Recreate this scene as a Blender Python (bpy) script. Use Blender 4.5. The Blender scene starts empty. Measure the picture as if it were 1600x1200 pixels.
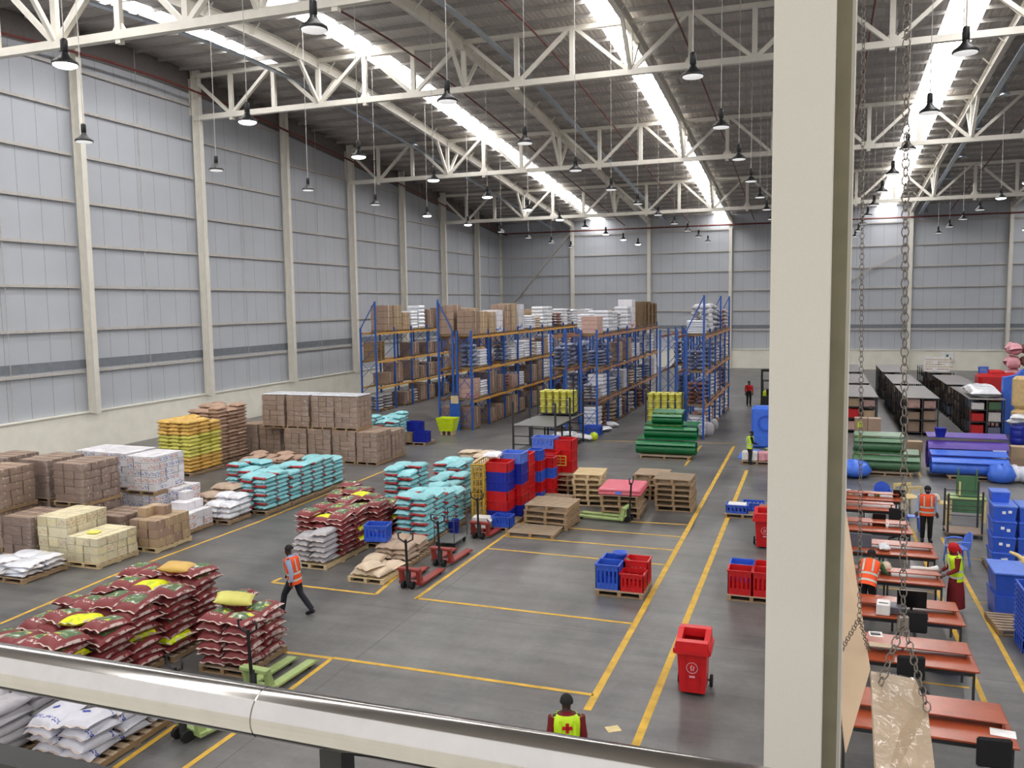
import bpy, bmesh, math, random
from mathutils import Vector, Matrix
random.seed(7)
scn = bpy.context.scene
C = scn.collection

# ---------------------------------------------------------------- camera
FPX, YAW, PITCH, ROLL, EYE = 1326.85, .34449, .09315, -.01416, Vector((0, 0, 7.2))
_fwd = Vector((-math.sin(YAW) * math.cos(PITCH), math.cos(YAW) * math.cos(PITCH), -math.sin(PITCH)))
_rt = Vector((math.cos(YAW), math.sin(YAW), 0))
_up = _rt.cross(_fwd)
RT = math.cos(ROLL) * _rt + math.sin(ROLL) * _up
UP = -math.sin(ROLL) * _rt + math.cos(ROLL) * _up
cam = bpy.data.cameras.new('camera')
cam.sensor_width, cam.lens, cam.clip_start, cam.clip_end = 36, 36 * FPX / 1600, .05, 400
co = bpy.data.objects.new('camera', cam)
C.objects.link(co)
m = Matrix((RT, UP, -_fwd)).transposed().to_4x4()
m.translation = EYE
co.matrix_world = m
scn.camera = co


def ray(px, py):
    return RT * ((px - 800) / FPX) - UP * ((py - 600) / FPX) + _fwd


def F(px, py, z=0.0):
    """the point of the horizontal plane at height z seen at this pixel of the photograph"""
    r = ray(px, py)
    return EYE + r * ((z - EYE.z) / r.z)


# ---------------------------------------------------------------- world, light, exposure
SKY, SKYLIGHT, EXPO = 1.0, 12.0, 0.22
w = bpy.data.worlds.new('overcast_sky')
scn.world = w
w.use_nodes = True
bg = w.node_tree.nodes['Background']
bg.inputs[0].default_value = (1, .975, .955, 1)
bg.inputs[1].default_value = SKY
vs = scn.view_settings
vs.view_transform, vs.look, vs.exposure, vs.gamma = 'Standard', 'None', EXPO, 1
vs.use_curve_mapping = False
cy = scn.cycles
cy.use_denoising = True
cy.max_bounces, cy.diffuse_bounces, cy.glossy_bounces, cy.transparent_max_bounces = 8, 5, 3, 12
cy.sample_clamp_indirect = 6
cy.caustics_reflective = cy.caustics_refractive = False


# ---------------------------------------------------------------- materials
def s2l(c):
    return tuple(((v / 12.92) if v <= .04045 else ((v + .055) / 1.055) ** 2.4) for v in c)


class NT:
    def __init__(s, name):
        s.m = bpy.data.materials.new(name)
        s.m.use_nodes = True
        s.t = s.m.node_tree
        s.b = s.t.nodes['Principled BSDF']

    def n(s, typ, **k):
        x = s.t.nodes.new(typ)
        for a, v in k.items():
            setattr(x, a, v)
        return x

    def l(s, a, b):
        s.t.links.new(a, b)

    def set(s, sock, v):
        if hasattr(v, 'is_output'):
            s.l(v, sock)
        else:
            sock.default_value = v

    def math(s, op, a, b=0.0, c=0.0):
        x = s.n('ShaderNodeMath', operation=op)
        for i, v in enumerate((a, b, c)):
            s.set(x.inputs[i], v)
        return x.outputs[0]

    def mix(s, f, a, b):
        x = s.n('ShaderNodeMix', data_type='RGBA')
        s.set(x.inputs[0], f)
        s.set(x.inputs[6], a if hasattr(a, 'is_output') else (*a, 1))
        s.set(x.inputs[7], b if hasattr(b, 'is_output') else (*b, 1))
        return x.outputs[2]

    def obj(s):
        return s.n('ShaderNodeTexCoord').outputs['Object']

    def xyz(s, v=None):
        x = s.n('ShaderNodeSeparateXYZ')
        s.l(v or s.obj(), x.inputs[0])
        return x.outputs

    def noise(s, scale, detail=3, vec=None, rough=.55, sc3=None):
        v = vec or s.obj()
        if sc3:
            mp = s.n('ShaderNodeMapping')
            mp.inputs['Scale'].default_value = sc3
            s.l(v, mp.inputs[0])
            v = mp.outputs[0]
        x = s.n('ShaderNodeTexNoise')
        s.l(v, x.inputs['Vector'])
        x.inputs['Scale'].default_value, x.inputs['Detail'].default_value, x.inputs['Roughness'].default_value = scale, detail, rough
        return x.outputs[0]

    def rnd(s):
        return s.n('ShaderNodeObjectInfo').outputs['Random']

    def band(s, v, lo, hi):
        return s.math('MULTIPLY', s.math('GREATER_THAN', v, lo), s.math('LESS_THAN', v, hi))

    def ramp(s, v, lo, hi):
        x = s.n('ShaderNodeMapRange')
        s.l(v, x.inputs[0])
        x.inputs[1].default_value, x.inputs[2].default_value = lo, hi
        return x.outputs[0]

    def done(s, col, rough=.6, metal=0.0, bump=None, bd=.02, coat=0.0, spec=None):
        s.set(s.b.inputs['Base Color'], col if hasattr(col, 'is_output') else (*col, 1))
        s.set(s.b.inputs['Roughness'], rough)
        s.b.inputs['Metallic'].default_value = metal
        s.b.inputs['Coat Weight'].default_value = coat
        s.b.inputs['Coat Roughness'].default_value = .2
        if spec is not None:
            s.b.inputs['Specular IOR Level'].default_value = spec
        if bump is not None:
            x = s.n('ShaderNodeBump')
            x.inputs['Distance'].default_value = bd
            x.inputs['Strength'].default_value = .7
            s.l(bump, x.inputs['Height'])
            s.l(x.outputs[0], s.b.inputs['Normal'])
        return s.m


MATS = {}


def pm(name, c, rough=.55, metal=0.0, var=.1, scale=6, coat=0.0, rv=0.0):
    """plain coloured surface, c in display colour, with wear noise and a little variation from object to object"""
    if name in MATS:
        return MATS[name]
    t = NT(name)
    a = s2l(c)
    n = t.ramp(t.noise(scale), .3, .7)
    col = t.mix(n, tuple(v * (1 - var) for v in a), tuple(min(1, v * (1 + var)) for v in a))
    if rv:
        h = t.n('ShaderNodeHueSaturation')
        t.l(col, h.inputs['Color'])
        t.l(t.math('MULTIPLY_ADD', t.rnd(), rv * 2, 1 - rv), h.inputs['Value'])
        col = h.outputs[0]
    MATS[name] = t.done(col, rough, metal, coat=coat)
    return MATS[name]


def emit(name, c, e):
    t = NT(name)
    t.b.inputs['Emission Color'].default_value = (*c, 1)
    t.b.inputs['Emission Strength'].default_value = e
    return t.done(c, .5)


def floor_mat():
    t = NT('worn_sealed_concrete')
    v = t.obj()
    big = t.noise(.16, 5, v, .6)
    mid = t.noise(.55, 6, v, .65, (1, .55, 1))
    st = t.noise(.9, 4, v, .6, (.35, 2.2, 1))
    fine = t.noise(9, 3, v)
    s = t.math('ADD', t.math('MULTIPLY', big, .5), t.math('ADD', t.math('MULTIPLY', mid, .5), t.math('MULTIPLY', st, .35)))
    s = t.math('ADD', s, t.math('MULTIPLY', fine, .1))
    k = t.ramp(s, .6, .86)
    c = t.mix(k, s2l((.30, .298, .30)), s2l((.47, .465, .46)))
    ox = t.xyz(v)
    c = t.mix(t.math('MULTIPLY', t.ramp(t.noise(.7, 5, v, .6, (1.3, .8, 1)), .52, .72), .55), c, s2l((.40, .37, .345)))
    jx = t.math('LESS_THAN', t.math('FRACT', t.math('DIVIDE', ox[0], 8.8)), .0035)
    jy = t.math('LESS_THAN', t.math('FRACT', t.math('DIVIDE', ox[1], 8.8)), .0035)
    c = t.mix(t.math('MULTIPLY', t.math('MAXIMUM', jx, jy), .5), c, s2l((.2, .2, .2)))
    ro = t.math('MULTIPLY_ADD', t.ramp(big, .2, .8), .2, .26)
    return t.done(c, ro, spec=.45)


def clad_mat(axis):
    t = NT('pale_wall_sheet_' + 'xy'[axis])
    o = t.xyz()
    n = t.noise(.5, 4)
    f = t.noise(14, 3)
    fr = t.math('FRACT', t.math('DIVIDE', o[axis], 1.257))
    seam = t.math('LESS_THAN', fr, .016)
    c = t.mix(n, s2l((.685, .705, .735)), s2l((.75, .765, .795)))
    c = t.mix(t.math('MULTIPLY', f, .3), c, s2l((.70, .71, .735)))
    c = t.mix(seam, c, s2l((.45, .46, .48)))
    return t.done(c, .75, bump=f, bd=.004)


def roof_mat():
    t = NT('grey_corrugated_roof_sheet')
    o = t.xyz()
    rib = t.math('SINE', t.math('MULTIPLY', o[0], 25))
    n = t.noise(.4, 4)
    c = t.mix(n, s2l((.71, .69, .67)), s2l((.78, .76, .74)))
    return t.done(c, .6, bump=rib, bd=.03)


def sack_mat(name, base, end=None, panel=None, logo=None, hem=None, rv=.12, lime=0.0, edge=None):
    """woven bag: end = colour of a band at one end, panel = printed picture on the broad faces, logo = blots"""
    t = NT(name)
    o = t.obj()
    x, y, z = t.xyz(o)
    n = t.noise(7, 4, o)
    col = t.mix(n, s2l(tuple(v * .9 for v in base)), s2l(base))
    ax = t.math('ABSOLUTE', x)
    ay = t.math('ABSOLUTE', y)
    if panel:
        rn = t.rnd()
        k = t.n('ShaderNodeVectorMath', operation='ADD')
        t.l(o, k.inputs[0])
        cmb = t.n('ShaderNodeCombineXYZ')
        t.l(t.math('MULTIPLY', rn, 30), cmb.inputs[0])
        t.l(cmb.outputs[0], k.inputs[1])
        p = t.noise(9, 4, k.outputs[0])
        pc = t.mix(t.math('GREATER_THAN', p, .53), s2l(panel[0]), s2l(panel[1]))
        pc = t.mix(t.math('GREATER_THAN', p, .62), pc, s2l(panel[2]))
        q = t.noise(5, 2, k.outputs[0])
        pc = t.mix(t.math('GREATER_THAN', q, .63), pc, s2l(panel[3]))
        f = t.math('MULTIPLY', t.band(x, -.24, .12), t.band(ay, -.1, .19))
        f = t.math('MULTIPLY', f, t.math('GREATER_THAN', z, .03))
        col = t.mix(f, col, pc)
        w_ = t.math('MULTIPLY', t.band(x, .17, .24), t.math('GREATER_THAN', t.noise(24, 1, k.outputs[0]), .55))
        col = t.mix(t.math('MULTIPLY', w_, t.band(ay, -.1, .16)), col, s2l((.85, .8, .78)))
        if lime:
            f2 = t.math('MULTIPLY', t.math('GREATER_THAN', rn, 1 - lime), t.math('GREATER_THAN', z, .035))
            f2 = t.math('MULTIPLY', f2, t.math('LESS_THAN', x, .22))
            yc = t.mix(t.math('GREATER_THAN', t.noise(6, 3, k.outputs[0]), .56), s2l((.86, .88, .10)), s2l((.72, .80, .12)))
            col = t.mix(f2, col, yc)
    if logo:
        p = t.noise(11, 2, o)
        d2 = t.math('ADD', t.math('MULTIPLY', ax, 8.5), t.math('MULTIPLY', ay, 8.5))
        f = t.math('LESS_THAN', t.math('ADD', d2, t.math('MULTIPLY', p, 1.4)), 1.35)
        f = t.math('MAXIMUM', f, t.math('MULTIPLY', t.band(x, .2, .26), t.math('GREATER_THAN', t.noise(30, 1, o), .52)))
        col = t.mix(t.math('MULTIPLY', f, t.math('GREATER_THAN', t.math('ABSOLUTE', z), .02)), col, s2l(logo))
    if edge:
        ef = t.math('MULTIPLY', t.math('GREATER_THAN', t.math('ADD', ay, t.math('MULTIPLY', n, .012)), .262), t.math('GREATER_THAN', n, .47))
        col = t.mix(ef, col, s2l(edge))
    if end:
        e = t.math('LESS_THAN', x, -.27)
        zz = t.band(t.math('ADD', z, t.math('MULTIPLY', n, .03)), .03, .145)
        col = t.mix(t.math('MULTIPLY', e, zz), col, s2l(end))
    h = t.n('ShaderNodeHueSaturation')
    t.l(col, h.inputs['Color'])
    t.l(t.math('MULTIPLY_ADD', t.rnd(), rv * 2, 1 - rv), h.inputs['Value'])
    return t.done(h.outputs[0], .48, bump=t.noise(11, 3, o), bd=.012, spec=.4)


def carton_mat(name, base, mark=None, rv=.12, tape=(.80, .72, .58)):
    t = NT(name)
    o = t.obj()
    x, y, z = t.xyz(o)
    n = t.noise(3, 4, o)
    col = t.mix(n, s2l(tuple(v * .9 for v in base)), s2l(base))
    tp = t.math('MULTIPLY', t.band(t.math('ABSOLUTE', y), -1, .05), t.math('GREATER_THAN', z, .2))
    col = t.mix(tp, col, s2l(tape))
    if mark:
        rn = t.rnd()
        sd = t.math('GREATER_THAN', t.math('FRACT', t.math('MULTIPLY', rn, 37)), .35)
        p = t.noise(4.5, 1, o)
        f = t.math('MULTIPLY', t.band(z, -.3, .25), t.math('GREATER_THAN', p, .56))
        mc = t.mix(t.math('GREATER_THAN', t.math('FRACT', t.math('MULTIPLY', rn, 91)), .5), s2l(mark[0]), s2l(mark[1]))
        col = t.mix(t.math('MULTIPLY', f, sd), col, mc)
    edge = t.math('GREATER_THAN', t.math('MAXIMUM', t.math('ABSOLUTE', x), t.math('ABSOLUTE', y)), .5)
    h = t.n('ShaderNodeHueSaturation')
    t.l(col, h.inputs['Color'])
    t.l(t.math('MULTIPLY_ADD', t.rnd(), rv * 2, 1 - rv), h.inputs['Value'])
    return t.done(h.outputs[0], .6, coat=.12)


def wrap_mat(name='clear_stretch_film', op=.16):
    t = NT(name)
    tr = t.n('ShaderNodeBsdfTransparent')
    gl = t.n('ShaderNodeBsdfGlossy')
    gl.inputs['Roughness'].default_value = .16
    gl.inputs['Color'].default_value = (.95, .95, .97, 1)
    b = t.n('ShaderNodeBump')
    b.inputs['Distance'].default_value = .11
    t.l(t.noise(3.2, 3, None, .6, (1, 1, 2.5)), b.inputs['Height'])
    t.l(b.outputs[0], gl.inputs['Normal'])
    mx = t.n('ShaderNodeMixShader')
    mx.inputs[0].default_value = op
    t.l(tr.outputs[0], mx.inputs[1])
    t.l(gl.outputs[0], mx.inputs[2])
    t.l(mx.outputs[0], t.t.nodes['Material Output'].inputs['Surface'])
    return t.m


def wood_mat(name, a, b, sc=(1, 14, 14)):
    t = NT(name)
    n = t.noise(2.0, 5, None, .6, sc)
    col = t.mix(n, s2l(a), s2l(b))
    h = t.n('ShaderNodeHueSaturation')
    t.l(col, h.inputs['Color'])
    t.l(t.math('MULTIPLY_ADD', t.rnd(), .3, .82), h.inputs['Value'])
    return t.done(h.outputs[0], .7)


M = dict(
    floor=floor_mat(), clad_left=clad_mat(1), clad_back=clad_mat(0), roof=roof_mat(), purlin=pm('grey_purlin', (.62, .605, .59), .5),
    cream=pm('cream_paint', (.93, .92, .87), .6, scale=1.2, var=.05),
    white=pm('cream_white_steel', (.87, .855, .815), .45, scale=2, var=.05),
    pillar=pm('stippled_cream_paint', (.80, .785, .745), .6, scale=130, var=.025),
    upper_wall=pm('dull_grey_upper_wall', (.44, .42, .41), .7), recess_shade=pm('olive_grey_recess_shade', (.56, .54, .46), .7), girt=pm('pale_grey_girt', (.73, .715, .70), .5), dark_strip=pm('grey_blue_strip', (.47, .49, .52), .5, scale=3),  # the olive grey is cream paint darkened to stand for pillar recess shade
    pipe_red=pm('red_oxide_pipe', (.42, .19, .17), .5), galv=pm('galvanised_steel', (.68, .72, .76), .32, .75),
    line=pm('worn_yellow_line', (.80, .64, .22), .6, scale=3, var=.22),
    black=pm('black_plastic', (.085, .085, .095), .45), darksteel=pm('dark_grey_steel', (.19, .19, .20), .5),
    shelf_top=pm('grey_sheet_top', (.50, .49, .49), .5), steel_deck=pm('steel_deck', (.42, .42, .42), .5), chrome=pm('polished_stainless', (.78, .77, .76), .13, 1.0, scale=30, var=.04),
    lamp_glass=emit('lamp_glass_lit', (1, .98, .94), 9), lamp_dim=emit('lamp_glass_dim', (.95, .95, .95), .5),
    skylight=emit('translucent_roof_sheet', (1.0, .98, .965), SKYLIGHT),
    wood=wood_mat('pallet_wood', (.50, .40, .29), (.70, .59, .45)), wood_pale=wood_mat('pale_pallet_wood', (.74, .65, .50), (.86, .78, .62)),
    wood_top=wood_mat('aged_pallet_board', (.58, .50, .42), (.74, .66, .57)),
    card=carton_mat('brown_carton', (.64, .54, .47)), card_light=carton_mat('tan_carton', (.72, .62, .50)),
    card_dark=carton_mat('dull_brown_carton', (.57, .48, .43)),
    card_white=carton_mat('printed_white_carton', (.90, .89, .91), ((.78, .50, .42), (.36, .45, .68)), tape=(.9, .9, .92)),
    card_cream=carton_mat('cream_carton', (.92, .88, .74), ((.80, .68, .56), (.93, .86, .55))),
    card_red=carton_mat('pink_printed_carton', (.80, .66, .62), ((.72, .40, .36), (.6, .4, .4))),
    film=wrap_mat(op=.10), film_thin=wrap_mat('thin_clear_film', .06), film_heavy=wrap_mat('heavy_stretch_film', .42),
    sack_turq=sack_mat('turquoise_woven_bag', (.58, .83, .86), end=(.66, .16, .17)),
    sack_red=sack_mat('burgundy_printed_bag', (.52, .21, .22), panel=((.30, .42, .26), (.52, .57, .46), (.86, .87, .85), (.80, .80, .22)), lime=.06, edge=(.74, .66, .64)),
    sack_white=sack_mat('white_printed_bag', (.84, .84, .88), logo=(.18, .27, .62), rv=.06),
    sack_grey=sack_mat('grey_white_bag', (.72, .71, .73), rv=.1), sack_tan=sack_mat('tan_bag', (.74, .65, .57), rv=.1),
    sack_brown=sack_mat('brown_paper_bag', (.72, .60, .52), rv=.07), sack_cream=sack_mat('cream_bag', (.85, .77, .67), rv=.07),
    sack_yellow=sack_mat('yellow_bag', (.88, .86, .45), rv=.08), sack_orange=sack_mat('orange_yellow_bag', (.89, .73, .40), rv=.08),
    hem=pm('pale_bag_hem', (.80, .74, .70), .6), film_white=pm('white_polythene', (.88, .89, .92), .25, scale=9, coat=.3),
    rack_blue=pm('blue_rack_post', (.15, .34, .66), .4), rack_orange=pm('orange_rack_beam', (.84, .63, .28), .5, rv=.1), rack_brown=pm('rust_orange_beam', (.68, .48, .34), .5, rv=.1),
    crate_blue=pm('blue_plastic', (.20, .36, .78), .35, rv=.12), crate_red=pm('red_plastic', (.78, .11, .13), .35, rv=.08), crate_royal=pm('royal_blue_plastic', (.11, .17, .62), .35),
    crate_sky=pm('pale_blue_plastic', (.36, .50, .86), .35), yellow_mesh=pm('mustard_mesh', (.74, .60, .17), .45), yellow=pm('yellow_plastic', (.92, .90, .42), .4), green_mesh=pm('green_plastic_sheet', (.08, .42, .24), .35),
    green_dull=pm('dull_green_sheet', (.30, .46, .33), .4), purple=pm('purple_sheet', (.36, .26, .64), .45), blue_sheet=pm('bright_blue_sheet', (.26, .45, .88), .35),
    jack_red=pm('red_jack_paint', (.56, .20, .18), .4), jack_green=pm('lime_grey_jack_paint', (.62, .70, .45), .4), desk=pm('red_brown_laminate', (.62, .285, .17), .27, scale=2.5, var=.14),
    lime=pm('lime_plastic', (.78, .86, .12), .4), hivis_orange=pm('orange_hi_vis', (.98, .34, .12), .6), hivis_lime=pm('lime_hi_vis', (.78, .93, .12), .6), reflect=pm('silver_tape', (.76, .78, .74), .3),
    skin=pm('dark_skin', (.24, .15, .12), .5), hair=pm('black_hair', (.06, .05, .05), .8), navy=pm('navy_cloth', (.12, .13, .17), .8), black_cloth=pm('black_cloth', (.08, .075, .085), .85), maroon=pm('maroon_cloth', (.45, .07, .10), .8),
    shirt_blue=pm('pale_blue_cloth', (.62, .68, .80), .8), red_cloth=pm('red_cloth', (.74, .06, .10), .8), paper=pm('white_paper', (.92, .92, .92), .7), white_plastic=pm('white_plastic', (.90, .89, .88), .4),
    tan_board=pm('tan_board', (.78, .68, .57), .6, scale=4, var=.06), board=pm('brown_board', (.70, .61, .50), .45, scale=6, var=.1), chain=pm('dull_chain_steel', (.47, .44, .41), .4, .6),
    pink=pm('pink_foam', (.88, .36, .46), .5), pink_pale=pm('pale_pink', (.86, .62, .66), .6), green_sign=pm('sign_green', (.10, .46, .34), .5), screen=pm('screen_black', (.035, .035, .045), .25), grey_plastic=pm('grey_plastic', (.36, .36, .40), .4),
    rubber=pm('rubber', (.06, .06, .06), .8), bed_tan=pm('tan_cushion', (.84, .72, .52), .7), gourd=pm('straw_yellow', (.86, .76, .52), .6), wood_red=pm('reddish_wood', (.62, .36, .24), .5), pale_wood=pm('pale_timber', (.84, .76, .55), .6),
    rust=pm('rust_brown_wrap', (.50, .33, .27), .5), dark_load=pm('dark_load', (.34, .30, .29), .6), blue_load=pm('slate_blue_wrap', (.48, .51, .62), .4), white_red=pm('orange_red_board', (.80, .42, .22), .5),
)


# ---------------------------------------------------------------- mesh helpers
class MB:
    def __init__(s):
        s.v, s.f, s.mi, s.sm = [], [], [], []

    def add(s, vs, fs, mi=0, smooth=False):
        b = len(s.v)
        s.v += [tuple(p) for p in vs]
        s.f += [tuple(b + i for i in f) for f in fs]
        s.mi += [mi] * len(fs)
        s.sm += [smooth] * len(fs)
        return s

    def box(s, x0, y0, z0, x1, y1, z1, mi=0, mat=None):
        vs = [Vector((x, y, z)) for z in (z0, z1) for y in (y0, y1) for x in (x0, x1)]
        if mat:
            vs = [mat @ p for p in vs]
        return s.add(vs, [(0, 2, 3, 1), (4, 5, 7, 6), (0, 1, 5, 4), (2, 6, 7, 3), (0, 4, 6, 2), (1, 3, 7, 5)], mi)

    def cbox(s, x0, y0, z0, x1, y1, z1, c=.01, mi=0):
        """box with chamfered edges"""
        vs, idx = [], {}
        X, Y, Z = (x0, x1), (y0, y1), (z0, z1)
        for i in (0, 1):
            for j in (0, 1):
                for k in (0, 1):
                    sx, sy, sz = (c, -c)[i], (c, -c)[j], (c, -c)[k]
                    for a, d in enumerate(((0, sy, sz), (sx, 0, sz), (sx, sy, 0))):
                        idx[i, j, k, a] = len(vs)
                        vs.append((X[i] + d[0], Y[j] + d[1], Z[k] + d[2]))
        fs = []
        for a in range(3):
            for side in (0, 1):
                q = []
                for u, v in ((0, 0), (1, 0), (1, 1), (0, 1)):
                    t = [u, v]
                    t.insert(a, side)
                    q.append(idx[t[0], t[1], t[2], a])
                fs.append(tuple(q))
        for a in range(3):
            o = [b for b in range(3) if b != a]
            for u in (0, 1):
                for v in (0, 1):
                    t0, t1 = [0] * 3, [0] * 3
                    t0[o[0]] = t1[o[0]] = u
                    t0[o[1]] = t1[o[1]] = v
                    t0[a], t1[a] = 0, 1
                    fs.append((idx[(*t0, o[0])], idx[(*t1, o[0])], idx[(*t1, o[1])], idx[(*t0, o[1])]))
        for i in (0, 1):
            for j in (0, 1):
                for k in (0, 1):
                    fs.append(tuple(idx[i, j, k, a] for a in range(3)))
        return s.add(vs, fs, mi)

    def bar(s, p, q, w, h=None, up=(0, 0, 1), mi=0):
        """rectangular bar from p to q, w across, h along up"""
        p, q = Vector(p), Vector(q)
        h = h or w
        d = (q - p).normalized()
        u = Vector(up)
        if abs(d.dot(u)) > .98:
            u = Vector((0, 1, 0))
        a = d.cross(u).normalized()
        b = a.cross(d)
        vs = [e + a * (i * w / 2) + b * (j * h / 2) for e in (p, q) for i, j in ((-1, -1), (1, -1), (1, 1), (-1, 1))]
        return s.add(vs, [(3, 2, 1, 0), (4, 5, 6, 7), (0, 1, 5, 4), (1, 2, 6, 5), (2, 3, 7, 6), (3, 0, 4, 7)], mi)

    def tube(s, pts, r, n=8, mi=0, smooth=True, closed=False):
        pts = [Vector(p) for p in pts]
        rs = r if isinstance(r, (list, tuple)) else [r] * len(pts)
        rings = []
        N = len(pts)
        pa = None
        for i, p in enumerate(pts):
            if closed:
                d = pts[(i + 1) % N] - pts[i - 1]
            else:
                d = pts[min(i + 1, N - 1)] - pts[max(i - 1, 0)]
            d.normalize()
            if pa is None:
                u = Vector((0, 0, 1)) if abs(d.z) < .9 else Vector((0, 1, 0))
                a = d.cross(u).normalized()
            else:
                a = (pa - d * pa.dot(d)).normalized()
            pa = a
            b = d.cross(a)
            rings.append([p + (a * math.cos(2 * math.pi * k / n) + b * math.sin(2 * math.pi * k / n)) * rs[i] for k in range(n)])
        vs = [v for rg in rings for v in rg]
        fs = []
        for i in range(N if closed else N - 1):
            j = (i + 1) % N
            for k in range(n):
                l = (k + 1) % n
                fs.append((i * n + k, i * n + l, j * n + l, j * n + k))
        if not closed:
            s.add(rings[0], [tuple(range(n - 1, -1, -1))], mi)
            s.add(rings[-1], [tuple(range(n))], mi)
        return s.add(vs, fs, mi, smooth)

    def lathe(s, prof, n=16, c=(0, 0, 0), mi=0, smooth=True):
        """prof: (radius, z) from bottom to top round the vertical through c"""
        vs = [(c[0] + r * math.cos(2 * math.pi * k / n), c[1] + r * math.sin(2 * math.pi * k / n), c[2] + z) for r, z in prof for k in range(n)]
        fs = []
        for i in range(len(prof) - 1):
            for k in range(n):
                l = (k + 1) % n
                fs.append((i * n + k, i * n + l, (i + 1) * n + l, (i + 1) * n + k))
        s.add(vs[:n], [tuple(range(n - 1, -1, -1))], mi)
        s.add(vs[-n:], [tuple(range(n))], mi)
        return s.add(vs, fs, mi, smooth)

    def loft(s, rings, mi=0, smooth=True, cap=True):
        n = len(rings[0])
        vs = [v for r in rings for v in r]
        fs = [(i * n + k, i * n + (k + 1) % n, (i + 1) * n + (k + 1) % n, (i + 1) * n + k) for i in range(len(rings) - 1) for k in range(n)]
        if cap:
            s.add(rings[0], [tuple(range(n - 1, -1, -1))], mi)
            s.add(rings[-1], [tuple(range(n))], mi)
        return s.add(vs, fs, mi, smooth)

    def prism(s, poly, y0, y1, axis=1, mi=0):
        """polygon in the two other axes extruded along axis"""
        n = len(poly)

        def P(u, v, t):
            q = [u, v]
            q.insert(axis, t)
            return q
        vs = [P(u, v, y0) for u, v in poly] + [P(u, v, y1) for u, v in poly]
        return s.add(vs, [tuple(range(n - 1, -1, -1)), tuple(range(n, 2 * n))] + [(i, (i + 1) % n, n + (i + 1) % n, n + i) for i in range(n)], mi)

    def mesh(s, name, mats):
        me = bpy.data.meshes.new(name)
        me.from_pydata(s.v, [], s.f)
        for mm in (mats if isinstance(mats, (list, tuple)) else [mats]):
            me.materials.append(M[mm] if isinstance(mm, str) else mm)
        me.polygons.foreach_set('material_index', s.mi)
        me.polygons.foreach_set('use_smooth', s.sm)
        bm = bmesh.new()
        bm.from_mesh(me)
        bmesh.ops.recalc_face_normals(bm, faces=bm.faces)
        bm.to_mesh(me)
        bm.free()
        me.update()
        return me

    def build(s, name, mats, parent=None, loc=(0, 0, 0), rz=0, **props):
        return place(name, s.mesh(name, mats), parent, loc, rz, **props)


def place(name, me, parent=None, loc=(0, 0, 0), rz=0, scale=None, rot=None, **props):
    o = bpy.data.objects.new(name, me)
    C.objects.link(o)
    o.location = loc
    o.rotation_euler = rot or (0, 0, rz)
    if scale:
        o.scale = scale
    if parent:
        o.parent = parent
    for k, v in props.items():
        if v:
            o[{'cat': 'category'}.get(k, k)] = v
    return o


def thing(name, label, cat, loc=(0, 0, 0), rz=0, group=None):
    return place(name, None, None, loc, rz, label=label, cat=cat, group=group)


def struct(name, mb, mats, parent=None, loc=(0, 0, 0)):
    return mb.build(name, mats, parent, loc, kind=None if parent else 'structure')


ORD = ['top', 'second', 'third', 'fourth', 'fifth', 'sixth', 'seventh', 'eighth', 'ninth', 'tenth', 'eleventh', 'twelfth', 'thirteenth', 'fourteenth', 'fifteenth', 'sixteenth', 'seventeenth', 'eighteenth']
NTH = ['first'] + ORD[1:]


def course(k):
    return 'top course' if k == 0 else ORD[k] + ' course down'


# ================================================================ THE HALL
XL, XR, YB, Y0 = -35.2, 35.2, 95.0, -2.5  # shell stops just behind the camera, left open for sky fill and rail reflection


def roofz(y):
    return 22.06 - .095 * math.sqrt((y - 38) ** 2 + 64)


YS = [Y0 + (YB - Y0) * i / 36 for i in range(37)]
floor = struct('floor', MB().add([(XL, Y0, 0), (XR, Y0, 0), (XR, YB, 0), (XL, YB, 0)], [(0, 1, 2, 3)]), 'floor')

STRIPS = [(-30.6, -29.3), (-24.2, -22.65), (-10.55, -9.2), (5.6, 7.35), (20.9, 22.4)]
edges = [XL - .2] + [e for s_ in STRIPS for e in s_] + [XR + .2]


def sheet(x0, x1, t=.08, ya=-9, yb=99):
    b = MB()
    YS_ = [y for y in YS if ya <= y <= yb]
    vs = [(x, y, roofz(y) + dz) for y in YS_ for dz in (0, t) for x in (x0, x1)]
    fs = []
    for i in range(len(YS_) - 1):
        a, c = i * 4, i * 4 + 4
        fs += [(a, a + 1, c + 1, c), (a + 2, c + 2, c + 3, a + 3), (a, c, c + 2, a + 2), (a + 1, a + 3, c + 3, c + 1)]
    b.add(vs, fs, 0, True)
    return b


ceil = thing('ceiling', None, None)
ceil['kind'] = 'structure'
for i in range(0, len(edges) - 1, 2):
    sheet(edges[i], edges[i + 1]).build('roof_sheet', 'roof', ceil)
for i, (a, b) in enumerate(STRIPS):
    struct('window_%d' % (i + 1), sheet(a, b, .04, yb=43.5 if i == 0 else 99), 'skylight')
    if i == 0:
        sheet(a, b, ya=43).build('roof_sheet', 'roof', ceil)
pur = MB().box(XL, -.012, -.2, XR, .012, 0).box(XL, -.012, -.2, XR, .06, -.185).mesh('purlin', 'purlin')
y = Y0 + 1
while y < YB - .5:
    place('purlin', pur, ceil, (0, y, roofz(y)))
    y += 1.72

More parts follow.
